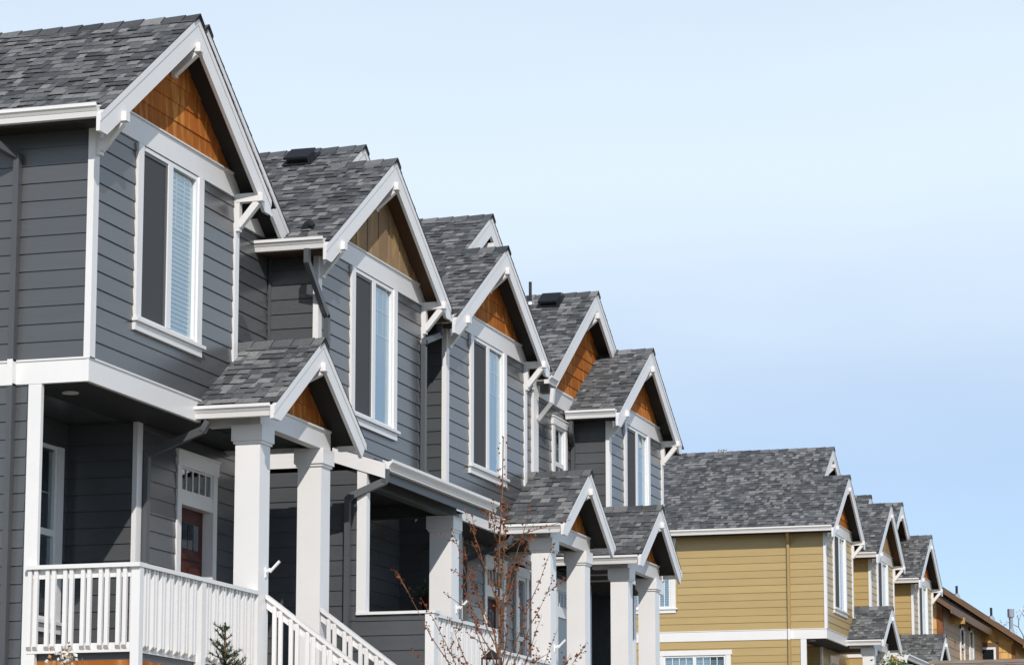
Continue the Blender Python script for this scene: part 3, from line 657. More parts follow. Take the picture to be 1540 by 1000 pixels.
def std_porch(cfg, far=False):
    """recessed porch under the bump with a white railing, and a gabled entry on two columns"""
    q = cfg['_']; H, wall, rf = q['H'], q['wall'], q['rf']; b0, b1, Y, zb = cfg['b0'], cfg['b1'], cfg['Y'], cfg['zb']; fl, xin, ly, yw = q['floor'], q['xin'], q['low_y'], q['ywin']
    c0, c1 = cfg.get('cols', (b0+2.92, b0+4.74)); yc = Y-.63; xa = (c0+c1+.285)/2; u1 = cfg['u1']
    paint = cfg['paint']
    siding(wall, 'y', ly, xin+.15, u1-.02, fl, zb-.02, paint, holes=[cfg['door'][:2]+(fl, fl+2.6)]+cfg.get('low_holes', []))
    siding(wall, 'x', xin, ly+.03, yw, fl, zb-.02, paint); 
    siding(wall, 'y', yw, b0+.12, xin-.02, fl, zb-.02, paint, holes=[(b0+.75, b0+2.3, fl+.48, fl+2.46)])
    bx('corner_board', 'white', H, xin-.02, xin+.11, ly-.024, ly+.03, fl, zb-.004)
    bx('corner_board', 'white', H, b0-.026, b0+.03, ly-.12, ly+.02, fl-1.3, zb-.004)
    door_y(H, cfg['door'][0], cfg['door'][1], ly, fl)
    window_y(H, b0+.75, b0+2.3, yw, fl+.6, fl+2.46, 'hung', case=.13)
    can_light(H, b0+.55, Y+.45, zb+.0)
    ztop, zbot = fl+.94, fl+.09
    xs = b0
    railing(H, ((b0-.028, yc+.096), (b0-.028, ly-.035)), ztop, zbot)
    railing(H, ((b0+.086, yc+.06), (c0+.0, yc+.06)), ztop, zbot, posts=(b0+1.5,))
    bx('railing_post', 'white', H, b0-.062, b0+.03, yc-.005, yc+.085, fl-1.2, ztop-.042)
    bx('railing_cap', 'white', H, b0-.098, b0+.085, yc-.015, yc+.095, ztop-.041, ztop+.001)
    column(H, c0, yc, fl-.2, zb-.02); column(H, c1, yc, fl-.2, zb-.02)
    bx('porch_floor', 'deckwood', H, b0+.055, u1-.05, yc+.10, ly-.022, fl-.12, fl)
    MB().box(b0+.01, c0-.001, yc+.085, yc+.11, fl+.02, fl+.10).box(b0+.045, b0+.07, yc+.111, ly-.03, fl+.02, fl+.10).build('rim_board', q['trim'], H)
    sk = MB(); x = b0+.03
    while x < c0-.1: sk.box(x, min(x+.14, c0)-.006, yc+.075, yc+.095, cfg['ground']-.3, fl+.018); x += .14
    sk.box(b0+.03, b0+.05, yc+.096, ly, cfg['ground']-.3, fl+.018); sk.build('porch_skirt', 'cedar', H)
    stair_rails(H, [(c0+.235, 0), (c1+.03, 0)], yc-.01, ztop-.02); steps(H, c0+.3, c1-.05, yc+.01, fl)
    flag_holder(H, c0+.2, yc, fl+.94+.22)
    porch_gable(H, rf, cfg.get('pxl', c0-.37), Y-.002, q['yr']-.002, Y-.93, zb, 'white', dict(c0=c0, c1=c1, bump_right=b1), xa=xa)
    yg = Y-.2
    xg = c0-.30
    if not far: downspout(H, [(xg, Y-.15, zb-.02), (xg, Y-.10, zb-.10), (xin+.17, ly-.05, zb-.33), (xin+.17, ly-.05, fl)], q['trim'])

GREY = 'dark grey townhouses of the near row'; TAN = 'tan townhouses of the far row'
A = dict(b0=24.79, b1=28.45, u0=24.79, u1=30.93, Y=12., zb=4.69, apex=4.20, main=(28.3, 4.63), coplanar=False, main_right=30.86, pmr=.70, paint='grey', end=True, depth=8., ground=GROUND-.2,
    label='nearest dark grey townhouse at the left edge, with cedar gable and white porch railing', group=GREY, blind='blind', door=(28.29, 29.39), apex_beam=False, ridge_len=3)
B = dict(b0=30.95, b1=34.84, u0=30.95, u1=35.76, Y=12., zb=4.69, apex=4.16, main=(33.44, 4.16+.374), main_right=35.5, pmr=.667, paint='grey', depth=8., gable='batten', ground=GROUND-.2,
    label='dark grey townhouse with tan vertical boards in its gable and a shed porch roof', group=GREY, blind='sky_sheet', apex_beam=False)
C = dict(b0=35.78, b1=39.5, u0=35.78, u1=41.9, Y=12., zb=4.69, apex=4.03, main=(38.9, 4.03+.80), main_right=41.4, pmr=.667, paint='grey', depth=8., ground=GROUND-.2,
    label='dark grey townhouse behind the red-leaved sapling, third from the left', group=GREY, blind='sky_sheet', door=(39.38, 40.42), low_holes=[(40.88, 41.58, 2.3, 4.65)])
D_ = dict(b0=44.2, b1=47.77, u0=41.92, u1=47.77, Y=12., zb=4.69, apex=4.02, main=(44.76, 4.82), mirror=True, pml=.70, main_left=42.08, paint='grey', depth=8., ground=GROUND-.2,
    label='farthest dark grey townhouse, its tall cedar gable beside a lower projecting gable', group=GREY, blind='sky_sheet', recess_holes=[(43.02, 43.84, 5.7, 7.17)])
for c in (A, B, C, D_): townhouse(c)
q = A['_']; std_porch(A)
downspout(q['H'], [(24.40, 12.96, 7.24), (24.40, 12.96, 7.10), (24.73, 12.79, 6.99), (24.73, 12.79, 4.93)], q['trim'])
downspout(q['H'], [(24.725, 12.79, 4.92), (24.725, 12.79, 4.69)], 'white'); downspout(q['H'], [(24.73, 12.79, 4.68), (24.73, 12.79, 0)], q['trim'])
std_porch(C)
window_y(C['_']['H'], 40.9, 41.57, 12.6, 2.5, 4.5, 'hung', head=.12, case=.11)
# --- second house: side wall on the ground floor, terrace with a half wall, low shed roof on a column
q = B['_']; H, wall = q['H'], q['wall']; fl = q['floor']; zb = 4.69
siding(wall, 'y', 12.6, 31.1, 35.7, fl, zb-.02, 'grey')
bx('wall', 'grey', H, 30.95, 31.07, 11.36, 12.7, GROUND, zb-.07); bx('wall', 'grey', H, 35.66, 35.78, 11.75, 12.7, GROUND, zb-.004); bx('wall', 'grey', H, 30.95, 31.05, 10.52, 11.36, GROUND, fl+.95)
siding(wall, 'x', 30.95, 11.45, 12.6, fl-.9, zb-.06, 'grey'); siding(wall, 'x', 30.95, 10.60, 11.45, fl-.9, fl+.94, 'grey'); siding(wall, 'x', 35.66, 11.8, 12.6, fl, zb-.02, 'grey')
bx('corner_board', 'white', H, 30.915, 31.03, 11.33, 11.45, fl+.99, zb-.08); bx('corner_board', 'white', H, 30.92, 31.05, 10.49, 10.60, fl-1.2, fl+.955)
MB().box(30.905, 31.09, 10.47, 11.45, fl+.957, fl+.99).build('half_wall_cap', 'white', H)
bx('belly_band', 'white', H, 30.925, 30.95, 11.95, 12.6, zb-.02, zb+.09)
railing(H, ((31.06, 10.55), (33.4, 10.55)), fl+.96, fl+.09, posts=(33.34,))
bx('porch_floor', 'deckwood', H, 31.07, 35.6, 10.55, 12.55, fl-.12, fl); bx('rim_board', 'greytrim', H, 31.06, 33.4, 10.515, 10.548, fl-.13, fl+.04)
column(H, 34.2, 11.37, fl-.2, 4.46, .30)
MB().box(31.08, 34.55, 11.42, 11.56, 4.465, 4.66).build('porch_beam', 'greytrim', H); MB().box(34.3, 34.45, 11.565, 12.58, 4.465, 4.62).build('porch_beam', 'greytrim', H)
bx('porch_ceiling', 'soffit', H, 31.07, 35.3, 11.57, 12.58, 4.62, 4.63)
steps(H, 33.6, 34.9, 10.55, fl); flag_holder(H, 34.4, 11.37, 3.28)
# shed roof: falls towards the street
zw, ze_, yf_, yb_ = 4.975, 4.70, 11.16, 11.985
pp = (zw-ze_)/(yb_-yf_)
sr = MB().prism([(31.0, yf_, ze_), (31.0, yb_, zw), (31.0, yb_, zw-.09), (31.0, yf_, ze_-.09)], (4.2, 0, 0)).build('shed_roof', 'shedge', H)
nrm = Vector((0, -pp, 1)).normalized(); up = Vector((0, 1, pp)).normalized(); k = 0
while k*.138 < (yb_-yf_)*math.hypot(1, pp)-.02:
    x = 30.985
    while x < 35.2:
        wd = R.choice((.15, .2, .26, .32)); xe = min(x+wd, 35.22); o = Vector((x, yf_, ze_+.002))+up*(k*.138-.02); th = R.choice((.008, .017))
        ob = inst('shingle', SHING, sr, Matrix.Identity(4)); ln = .165
        mw = Matrix(((xe-x-.004, up.x*ln, nrm.x*th, o.x), (0, up.y*ln, nrm.y*th, o.y), (0, up.z*ln, nrm.z*th, o.z), (0, 0, 0, 1)))
        l_, r_, s_ = mw.decompose(); ob.location = l_+Vector((0, 0, EYE))-wl(sr); ob.rotation_euler = r_.to_euler(); ob.scale = s_; x = xe
    k += 1
B['_']['extra_sh'] = 45
MB().prism([(30.90, 11.10, ze_-.02), (30.90, 11.76, ze_+.19), (30.90, 11.76, ze_+.02), (30.90, 11.10, ze_-.20)], (.045, 0, 0)).build('barge_board', 'white', H)
gutter(H, 11.16, 30.99, 35.2, 4.73, axis='x')
bx('fascia', 'greytrim', H, 31.0, 35.15, 11.165, 11.19, 4.5, 4.68)
MB().prism([(30.998, 11.2, 4.5), (30.998, 11.42, 4.5), (30.998, 11.42, 4.68), (30.998, 11.2, 4.6)], (.03, 0, 0)).build('soffit_board', 'soffit', H)
downspout(H, [(30.95, 11.10, 4.60), (30.95, 11.12, 4.47), (30.865, 11.50, 4.30), (30.865, 11.545, 4.26), (30.865, 11.545, 0)], 'greytrim')
# downspout of the second house: from the eave gutter round the corner to the front, and the one of the third house
downspout(H, [(30.50, 11.95, 7.20), (30.50, 11.95, 7.06), (31.0, 11.93, 6.60), (31.12, 11.93, 6.52), (31.12, 11.93, 4.99)], 'greytrim')
downspout(C['_']['H'], [(35.36, 11.93, 7.19), (35.36, 11.93, 7.06), (34.72, 11.93, 6.86), (34.70, 11.93, 6.80), (34.70, 11.93, 5.12), (34.86, 11.84, 5.0)], 'greytrim')
# --- fourth house
q = D_['_']; H, wall, rf = q['H'], q['wall'], q['rf']; fl = q['floor']
window_y(H, 43.02, 43.84, q['yr'], 5.8, 7.15, 'hung', head=.12, case=.12)
bx('corner_board', 'white', H, 41.9, 42.16, 12.58, 12.66, 4.7, 7.40)
MB().box(41.95, 44.14, 12.592, 12.63, 7.345, 7.60).box(41.95, 44.14, 12.575, 12.61, 7.60, 7.618).build('frieze_board', 'white', H)
downspout(H, [(41.95, 12.28, 7.40), (41.95, 12.30, 7.20), (42.1, 12.55, 6.98)], 'white')
downspout(H, [(43.75, 12.5, 7.16), (43.75, 12.5, 7.0), (44.14, 12.58, 6.85), (44.14, 12.58, 5)], 'greytrim')
c0, c1 = 43.03, 44.76; yc = 11.37; ly = 12.6
siding(wall, 'y', ly, 41.95, 45.2, fl, 4.67, 'grey', holes=[(43.1, 44.2, fl, fl+2.6)]); door_y(H, 43.1, 44.2, ly, fl)
siding(wall, 'y', q['ywin'], 45.35, 47.6, fl, 4.67, 'grey')
column(H, c0, yc, fl-.2, 4.67); column(H, c1, yc, fl-.2, 4.67)
bx('porch_floor', 'deckwood', H, 41.95, 47.7, yc+.02, ly-.022, fl-.12, fl)
railing(H, ((45.05, yc+.06), (47.6, yc+.06)), fl+.94, fl+.09); bx('corner_board', 'white', H, 47.62, 47.78, 12.48, 12.62, fl, 4.685)
stair_rails(H, [(c0+.235, 0), (c1+.03, 0)], yc-.01, fl+.92); steps(H, c0+.3, c1-.05, yc+.01, fl)
porch_gable(H, rf, c0-.37, 12.6, 12.6, 11.07, 4.69, 'white', dict(c0=c0, c1=c1, bump_right=44.2), xa=(c0+c1+.285)/2)
bx('downspout', 'black', H, 42.3, 42.36, 12.5, 12.58, fl, 4.6)
# --- roof vents on the grey roofs
def box_vent(parent, x, y, za, xa, p):
    z = za-p*(xa-x); c = 1/math.sqrt(1+p*p); up = Vector((c, 0, p*c)); n = Vector((-p*c, 0, c)); o = Vector((x, y, z)); Yv = Vector((0, 1, 0)); mb = MB()
    mb.prism([o-Yv*.2-up*.22+n*.02, o+Yv*.2-up*.22+n*.02, o+Yv*.2+up*.22+n*.02, o-Yv*.2+up*.22+n*.02], n*.012)
    a = [o+Yv*sy*.15+up*su+n*.03 for sy, su in ((-1, -.15), (1, -.15), (1, .17), (-1, .17))]
    b = [o+Yv*sy*.125+up*su+n*h for sy, su, h in ((-1, -.16, .11), (1, -.16, .11), (1, .13, .10), (-1, .13, .10))]
    i = len(mb.v); mb.v += [tuple(t) for t in a+b]; mb.f += [tuple(i+k for k in f) for f in BF]; mb.mi += [0]*6
    c_ = [o+Yv*sy*.165+up*su+n*h for sy, su, h in ((-1, -.20, .095), (1, -.20, .095), (1, .15, .09), (-1, .15, .09))]
    mb.prism(c_, n*.03); mb.build('roof_vent', 'black', parent)
qb, qd, qc, qa = B['_'], D_['_'], C['_'], A['_']
box_vent(qb['H'], 33.12, 13.07, qb['za'], qb['xa'], qb['p'])
box_vent(qd['H'], 44.50, 13.06, qd['mza'], qd['mxa'], .70)
hx, hy = 30.93, 12.12; hz = qb['za']-qb['p']*(qb['xa']-hx)
MB().tube([(hx, hy+.06, hz), (hx, hy, hz+.05), (hx-.02, hy-.05, hz+.07), (hx-.05, hy-.1, hz+.03)], [.04, .055, .045, .02], 10).build('roof_vent', 'black', qb['H'])
zz = qd['mza']-.70*(qd['mxa']-44.50)
MB().tube([(44.5, 13.42, zz-.05), (44.5, 13.42, zz+.38)], .027, 10).build('vent_pipe', 'black', qd['H'])
MB().tube([(44.5, 13.42, zz-.03), (44.5, 13.42, zz+.025), (44.5, 13.42, zz+.05)], [.11, .09, .03], 12).build('pipe_flashing', 'galv', qd['H'])
# ------------------------------------------------------------------ tan row
YT = 12.72; ZT = 5.40; GT = 1.0
A2 = dict(b0=66.62, b1=70.2, u0=66.62, u1=72.75, Y=YT, zb=ZT, apex=4.13, main=(69.73, 4.13+.85), main_right=72.2, pmr=.667, paint='tan', end=True, long=17.9, depth=8.5, ground=GT, ridge_len=4.6,
    label='tan townhouse showing its long side wall and long shingled roof', group=TAN, blind='sky_sheet', door=(70.1, 71.2),
    side_holes=[(16.36, 17.8, ZT+.82-.13, ZT+2.52)], side_holes_low=[(15.02, 16.9, 3.75, 5.2)])
B2 = dict(b0=72.77, b1=76.4, u0=72.77, u1=79.6, Y=YT, zb=ZT, apex=4.19, main=(75.0, 4.19+.27), main_right=78.4, pmr=.62, paint='tan', depth=8.5, gable='batten', ground=GT, apex_beam=False,
    label='middle tan townhouse of the far row, with pale vertical boards in its gable', group=TAN, blind='sky_sheet')
C2 = dict(b0=79.66, b1=83.15, u0=77.3, u1=83.15, Y=YT, zb=ZT, apex=4.09, main=(80.2, 4.92), mirror=True, pml=.70, main_left=77.5, paint='tan', depth=8.5, ground=GT,
    label='last tan townhouse of the far row, beside the brown house', group=TAN, blind='sky_sheet')
B2['u1'] = 77.3
for c in (A2, B2, C2): townhouse(c)
std_porch(A2, far=True)
q = A2['_']; H = q['H']
window_x(H, 66.62, 16.40, 17.76, ZT+.82, ZT+2.40); window_x(H, 66.62, 15.05, 16.85, 3.85, 5.06)
downspout(H, [(66.30, 13.56, q['eL']), (66.30, 13.56, q['eL']-.14), (66.57, 13.6, q['eL']-.32), (66.57, 13.6, ZT+.24)], 'tantrim'); downspout(H, [(66.565, 13.6, ZT+.23), (66.565, 13.6, ZT)], 'white'); downspout(H, [(66.57, 13.6, ZT-.01), (66.57, 13.6, GT)], 'tantrim')
for yy in (15.85, 15.98): MB().tube([(69.73, yy, ZT+4.9), (69.73, yy, ZT+5.12)], .035, 8).tube([(69.73, yy, ZT+5.10), (69.73, yy, ZT+5.125)], .055, 8).build('vent_pipe', 'galv', H)
# middle tan house: shed porch like its grey twin; last one: gabled entry
q = B2['_']; H, wall = q['H'], q['wall']; fl = q['floor']
siding(wall, 'x', 72.77, 12.1, 13.3, fl, ZT-.2, 'tan'); bx('wall', 'tan', H, 72.77, 72.9, 12.05, 13.4, GT, ZT-.01)
bx('belly_band', 'white', H, 72.74, 72.77, 12.6, 13.32, ZT-.02, ZT+.09)
MB().prism([(72.78, 11.8, ZT+.0), (72.78, 12.7, ZT+.285), (72.78, 12.7, ZT+.1), (72.78, 11.8, ZT-.185)], (.04, 0, 0)).build('barge_board', 'white', H)
MB().prism([(72.8, 11.86, ZT+.01), (72.8, 12.71, ZT+.285), (72.8, 12.71, ZT+.19), (72.8, 11.86, ZT-.09)], (4.4, 0, 0)).build('shed_roof', 'shedge', H)
gutter(H, 11.86, 72.8, 77.0, ZT+.04, axis='x'); column(H, 76.2, 12.05, fl-.2, ZT-.2); bx('corner_board', 'white', H, 72.74, 72.85, 12.03, 12.15, fl, ZT-.2)
bx('porch_floor', 'deckwood', H, 72.9, 77, 11.2, 13.3, fl-.12, fl)
q = C2['_']; H, wall, rf = q['H'], q['wall'], q['rf']; fl = q['floor']; c0, c1 = 78.55, 80.25
column(H, c0, 12.09, fl-.2, ZT-.02); column(H, c1, 12.09, fl-.2, ZT-.02)
porch_gable(H, rf, c0-.37, 13.3, 13.3, 11.79, ZT, 'white', dict(c0=c0, c1=c1, bump_right=79.66), xa=(c0+c1+.285)/2)
MB().box(77.3, 79.64, 13.31, 13.348, 8.05, 8.30).build('frieze_board', 'white', H)
for c, lim in ((A, 300), (B, 250), (C, 300), (D_, 300), (A2, 300), (B2, 300), (C2, 300)): c['_']['rf'].finish(c['_']['H'], lim)

# ------------------------------------------------------------------ brown houses at the end of the street
XA, XB = 92., 101.7
def brown_house():
    H = thing('brown_house', (XB+4, 17, 1.5), 'brown and cedar shingled house with a long sloping roof edge beyond the tan row', 'house')
    p = .69; yb = 12.28; zb_ = 7.87; yr_ = 18.2; zr = zb_+p*(yr_-yb)
    # rear block: gable end wall facing the camera
    wl_ = MB().prism([(XB, 12.65, 1), (XB, 23, 1), (XB, 23, 8), (XB, yr_, zr-.09), (XB, 12.65, zb_+p*.37-.09)], (9, 0, 0)).build('wall', 'cedarfar', H)
    top = lambda y: zb_+p*(y-yb)-.2
    z = 5.0; k = 0
    while z < 9.6:
        y = 12.65+(k % 2)*.12; 
        while y < 13.80:
            ww = R.uniform(.16, .34); ye = min(y+ww, 13.80); zt_ = min(z+.235, top(y+.02)+.02)
            if zt_ > z+.05: inst('siding_shingle', BOARD['cedarfar'], wl_, frame('x', XB) @ Matrix.Translation((-ye, 0, z)) @ Matrix.Diagonal((ye-y-.012, 1.6, zt_-z, 1)))
            y = ye
        z += .235; k += 1
    bx('corner_board', 'redwood', H, XB-.05, XB+.1, 12.6, 12.72, 4, zb_)
    bx('window', 'vinyl', H, XB-.06, XB-.02, 13.28, 13.82, 6.75, 7.78); bx('window_trim', 'brown', H, XB-.045, XB-.01, 13.18, 13.84, 6.65, 7.95)
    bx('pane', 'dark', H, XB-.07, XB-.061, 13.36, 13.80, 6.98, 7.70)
    # front block: front wall facing the street and its own end wall
    ya = 13.76; ta = lambda y: 8.32+p*(y-13.4)
    w2 = MB().prism([(XA, ya, 1), (XA, 20, 1), (XA, 20, ta(18.2)), (XA, 18.2, ta(18.2)-.15), (XA, ya, ta(ya)-.15)], (XB-XA-.01, 0, 0)).build('wall', 'beige', H)
    siding(w2, 'y', ya, XA+.2, XB-.05, 4.6, ta(ya)-.25, 'beige', exp=.26, holes=[(96.0, 97.0, 6.7, 8.0), (98.2, 99.2, 6.2, 8.2)])
    siding(w2, 'x', XA, ya+.15, 15.2, 4.6, ta(ya)+.3, 'cedarfar', exp=.34)
    MB().box(XA-.04, XA+.2, ya-.04, ya+.14, 4, ta(ya)-.16).build('corner_board', 'redwood', H)
    for x0, x1, z0, z1 in ((96.0, 97.0, 6.75, 8.1), (98.2, 99.2, 6.1, 8.2)):
        wn = MB().box(x0, x0+.12, ya-.05, ya, z0, z1).box(x1-.12, x1, ya-.05, ya, z0, z1).box(x0, x1, ya-.05, ya, z1-.1, z1).box(x0, x1, ya-.05, ya, z0, z0+.1).box(x0+.12, x1-.12, ya-.05, ya, (z0+z1)/2-.05, (z0+z1)/2+.05).build('window', 'vinyl', H)
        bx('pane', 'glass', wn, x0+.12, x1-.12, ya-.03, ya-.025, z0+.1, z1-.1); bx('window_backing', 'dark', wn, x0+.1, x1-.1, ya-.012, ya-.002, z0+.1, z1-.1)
    rfA = MB().prism([(XA-.5, 13.4, 8.42), (XA-.5, 18.2, 8.42+p*4.8), (XA-.5, 18.2, 8.42+p*4.8-.22), (XA-.5, 13.4, 8.22)], (XB-XA+.3, 0, 0)).build('roof', 'shedge', H)
    MB().prism([(XA-.55, 13.38, 8.40), (XA-.55, 18.2, 8.40+p*4.8), (XA-.55, 18.2, 8.40+p*4.8-.17), (XA-.55, 13.38, 8.23)], (.05, 0, 0)).build('barge_board', 'brown', H)
    MB().box(XA-.55, XB-.5, 13.34, 13.378, 8.14, 8.38).build('fascia', 'brown', H)
    zz = zb_+.12
    rfB = MB().prism([(XB-.5, yb, zz), (XB-.5, yr_, zz+p*(yr_-yb)), (XB-.5, yr_, zz+p*(yr_-yb)-.24), (XB-.5, yb, zz-.24)], (10, 0, 0)).build('roof', 'shedge', H)
    MB().prism([(XB-.56, yb-.02, zz+.01), (XB-.56, yr_, zz+.01+p*(yr_-yb)), (XB-.56, yr_, zz+p*(yr_-yb)-.20), (XB-.56, yb-.02, zz-.20)], (.06, 0, 0)).build('barge_board', 'brown', H)
    MB().box(XB-.56, XB+9.5, yb-.06, yb-.022, zz-.3, zz-.02).build('fascia', 'brown', H)
    for y_, x_, h, r_, m_ in ((14.62, XB-.1, .40, .045, 'black'), (13.55, XB+1.0, .42, .045, 'black'), (13.22, XB+4, .85, .075, 'galv')):
        z_ = zz+p*(y_-yb); vp = MB().tube([(x_, y_, z_-.1), (x_, y_, z_+h)], r_, 10)
        if m_ == 'galv': vp.tube([(x_, y_, z_+h-.3), (x_, y_, z_+h)], r_*1.7, 10)
        vp.build('vent_pipe', m_, H)
        MB().tube([(x_, y_, z_-.1), (x_, y_, z_+.12)], [.16, .08], 10).build('pipe_flashing', 'galv', H)
    bx('bracket', 'cedarfar', H, XA+2.0, XA+2.2, 13.3, 13.76, 8.0, 8.2)
brown_house()
# pergola at the lower right
def pergola():
    X0, z = 45., 3.20; Yl, Yr_ = 6.95, 4.4
    P = thing('pergola', (X0+1, 5.8, -1.5), 'weathered timber pergola with close slats over reddish posts, lower right corner', 'pergola')
    for i in range(5): bx('slat', 'pergola', P, X0+i*.55, X0+i*.55+.09, Yr_, Yl, z+.0+.001*i, z+.05)
    for i, y in enumerate((6.62, 6.14, 5.66, 5.18, 4.7)): bx('rafter', 'redwood', P, X0-.1, X0+2.6, y-.06, y+.06, z-.22, z-.031)
    for x in (X0+.35, X0+2.2):
        for y in (6.5, 4.6): bx('post', 'redwood', P, x-.07, x+.07, y-.07, y+.07, -1.6, z-.221)
pergola()

# ------------------------------------------------------------------ plants
def leaf_quad(mb, c, r, rng, aspect=.6):
    d = Vector((rng.gauss(0, 1), rng.gauss(0, 1), rng.gauss(0, 1))).normalized(); a = d.cross(Vector((rng.random(), rng.random(), rng.random()))).normalized(); b = d*1
    a = a*r*aspect; b = b*r; c = Vector(c)
    mid = c+a.cross(b).normalized()*r*.15
    i = len(mb.v); mb.v += [tuple(c-b), tuple(mid+a), tuple(c+b), tuple(mid-a)]; mb.f += [(i, i+1, i+2, i+3)]; mb.mi += [0]
def sapling():
    rng = random.Random(11); x, y = 25., 7.86
    T = thing('young_tree', (x, y, -.7), 'slender sapling with sparse red-brown leaves in front of the third grey porch', 'tree')
    tr = MB(); lf = MB()
    top = 3.98; trunk = [(x+.015*math.sin(k*1.3), y+.012*math.cos(k*1.7)+.05-.1*k/10, -.9+(top+.9)*k/10) for k in range(11)]
    tr.tube(trunk, [.019-.0014*k for k in range(11)], 7)
    ends = ((-.85, 2.72), (-.83, 2.05), (-.51, 3.18), (-.41, 2.95), (-.30, 2.69), (-.24, 3.27), (-.16, 3.45), (.13, 3.3), (.38, 3.32), (.59, 2.96), (.47, 2.69), (.35, 2.32), (.58, 2.2), (.88, 2.04), (.26, 3.12), (-.11, 2.94),
            (.69, 1.95), (-.51, 2.32), (-.70, 2.48), (.10, 2.75), (-.2, 2.4), (.2, 2.5), (-.38, 2.1), (.45, 2.0))
    for s_, ze in ends:                     # each branch leaves the trunk below its tip and curves up and out
        z0 = max(.9, ze-.55-1.05*abs(s_)-rng.random()*.25); k = (z0+.9)/(top+.9)*10; i = int(k); p = Vector(trunk[i]).lerp(Vector(trunk[i+1]), k-i)
        e = Vector((x+rng.gauss(0, .22), y-s_, ze)); m1 = p.lerp(e, .5)+Vector((rng.gauss(0, .02), rng.gauss(0, .03), -.10*abs(s_))); pts = []
        for j in range(9):
            t = j/8; pts.append(p*(1-t)**2+m1*2*t*(1-t)+e*t*t+Vector((rng.gauss(0, .008), rng.gauss(0, .008), 0))*(j > 0))
        tr.tube(pts, [.0085*(1-.82*j/8) for j in range(9)], 5)
        for j in range(3, 9):
            for _ in range(rng.randint(4, 8)):
                leaf_quad(lf, pts[j-1].lerp(pts[j], rng.random())+Vector((rng.gauss(0, .014), rng.gauss(0, .014), rng.gauss(0, .014))), rng.uniform(.009, .02), rng, .75)
        for j in (4, 5, 6, 7):
            if rng.random() < .55:
                q0 = pts[j]; q1 = q0+Vector((rng.gauss(0, .1), rng.gauss(-.06*(1 if s_ > 0 else -1), .1), rng.uniform(.08, .26))); tr.tube([q0, q0.lerp(q1, .5), q1], [.004, .003, .002], 4)
                for _ in range(rng.randint(8, 15)): leaf_quad(lf, q0.lerp(q1, rng.random())+Vector((rng.gauss(0, .012), rng.gauss(0, .012), rng.gauss(0, .012))), rng.uniform(.008, .018), rng, .75)
    for k in range(5, 11):
        for _ in range(26):
            leaf_quad(lf, Vector(trunk[k-1]).lerp(Vector(trunk[k]), rng.random())+Vector((rng.gauss(0, .03), rng.gauss(0, .03), 0)), rng.uniform(.010, .02), rng, .75)
    tr.build('trunk', 'bark', T, smooth=True); lf.build('leaves', 'redleaf', T, kind='stuff')
sapling()
def conifer():
    rng = random.Random(5); x, y = 22., 9.32; top = 2.04; z0 = -.2
    T = thing('spruce', (x, y, z0), 'small pointed spruce in front of the white front railing', 'tree')
    tr = MB().tube([(x, y, z0-.1), (x, y, top-.2), (x+.01, y, top)], [.035, .01, .004], 6); nd = MB()
    z = z0+.15
    def spray(p, q, r):
        p, q = Vector(p), Vector(q); n = max(4, int((q-p).length/.012))
        for k in range(n):
            c = p.lerp(q, k/n)
            for _ in range(5):
                d = ((q-p).normalized()*.8+Vector((rng.gauss(0, 1), rng.gauss(0, 1), rng.gauss(0, .8)))*.75).normalized()*rng.uniform(.025, .05)*r; s_ = d.cross(Vector((0, 0, 1))).normalized()*.0055
                i = len(nd.v); nd.v += [tuple(c-s_), tuple(c+s_), tuple(c+d)]; nd.f += [(i, i+1, i+2)]; nd.mi += [0]
    spray((x, y, top-.25), (x, y, top), .8)
    while z < top-.06:
        f = (top-z)/(top-z0); r = .07+.62*f; n = rng.randint(5, 7)
        for k in range(n):
            a = rng.random()*6.283; rr = r*rng.uniform(.5, 1.1); e = (x+math.cos(a)*rr, y+math.sin(a)*rr, z+rr*rng.uniform(.45, .95))
            tr.tube([(x, y, z), e], [.006, .002], 4); spray((x+math.cos(a)*rr*.2, y+math.sin(a)*rr*.2, z+rr*.12), e, 1.)
        z += rng.uniform(.04, .075)
    tr.build('trunk', 'bark', T); nd.build('needles', 'needle', T, kind='stuff')
conifer()
def blossom():
    rng = random.Random(3); x, y = 21., 10.30
    T = thing('flowering_shrub', (x, y, 0), 'small shrub tipped with white blossom below the side railing of the nearest porch', 'shrub')
    tr = MB(); pt = MB(); bd = MB()
    for k in range(9):
        e = Vector((x+rng.gauss(0, .08), y+rng.gauss(-.02, .085), 1.70+rng.uniform(-.1, .08))); b = Vector((x+rng.gauss(0, .03), y+rng.gauss(0, .03), .0)); m_ = b.lerp(e, .55)+Vector((rng.gauss(0, .05), rng.gauss(0, .05), 0))
        tr.tube([b, m_, e], [.008, .006, .003], 5)
        for _ in range(34):
            c = m_.lerp(e, rng.uniform(.55, 1.03))+Vector((rng.gauss(0, .028), rng.gauss(0, .028), rng.gauss(0, .028)))
            leaf_quad(pt if rng.random() < .68 else bd, c, rng.uniform(.011, .022), rng, .8)
    tr.build('stem', 'bark', T); pt.build('blossom', 'petal', T, kind='stuff'); bd.build('leaves', 'budtan', T, kind='stuff')
blossom()
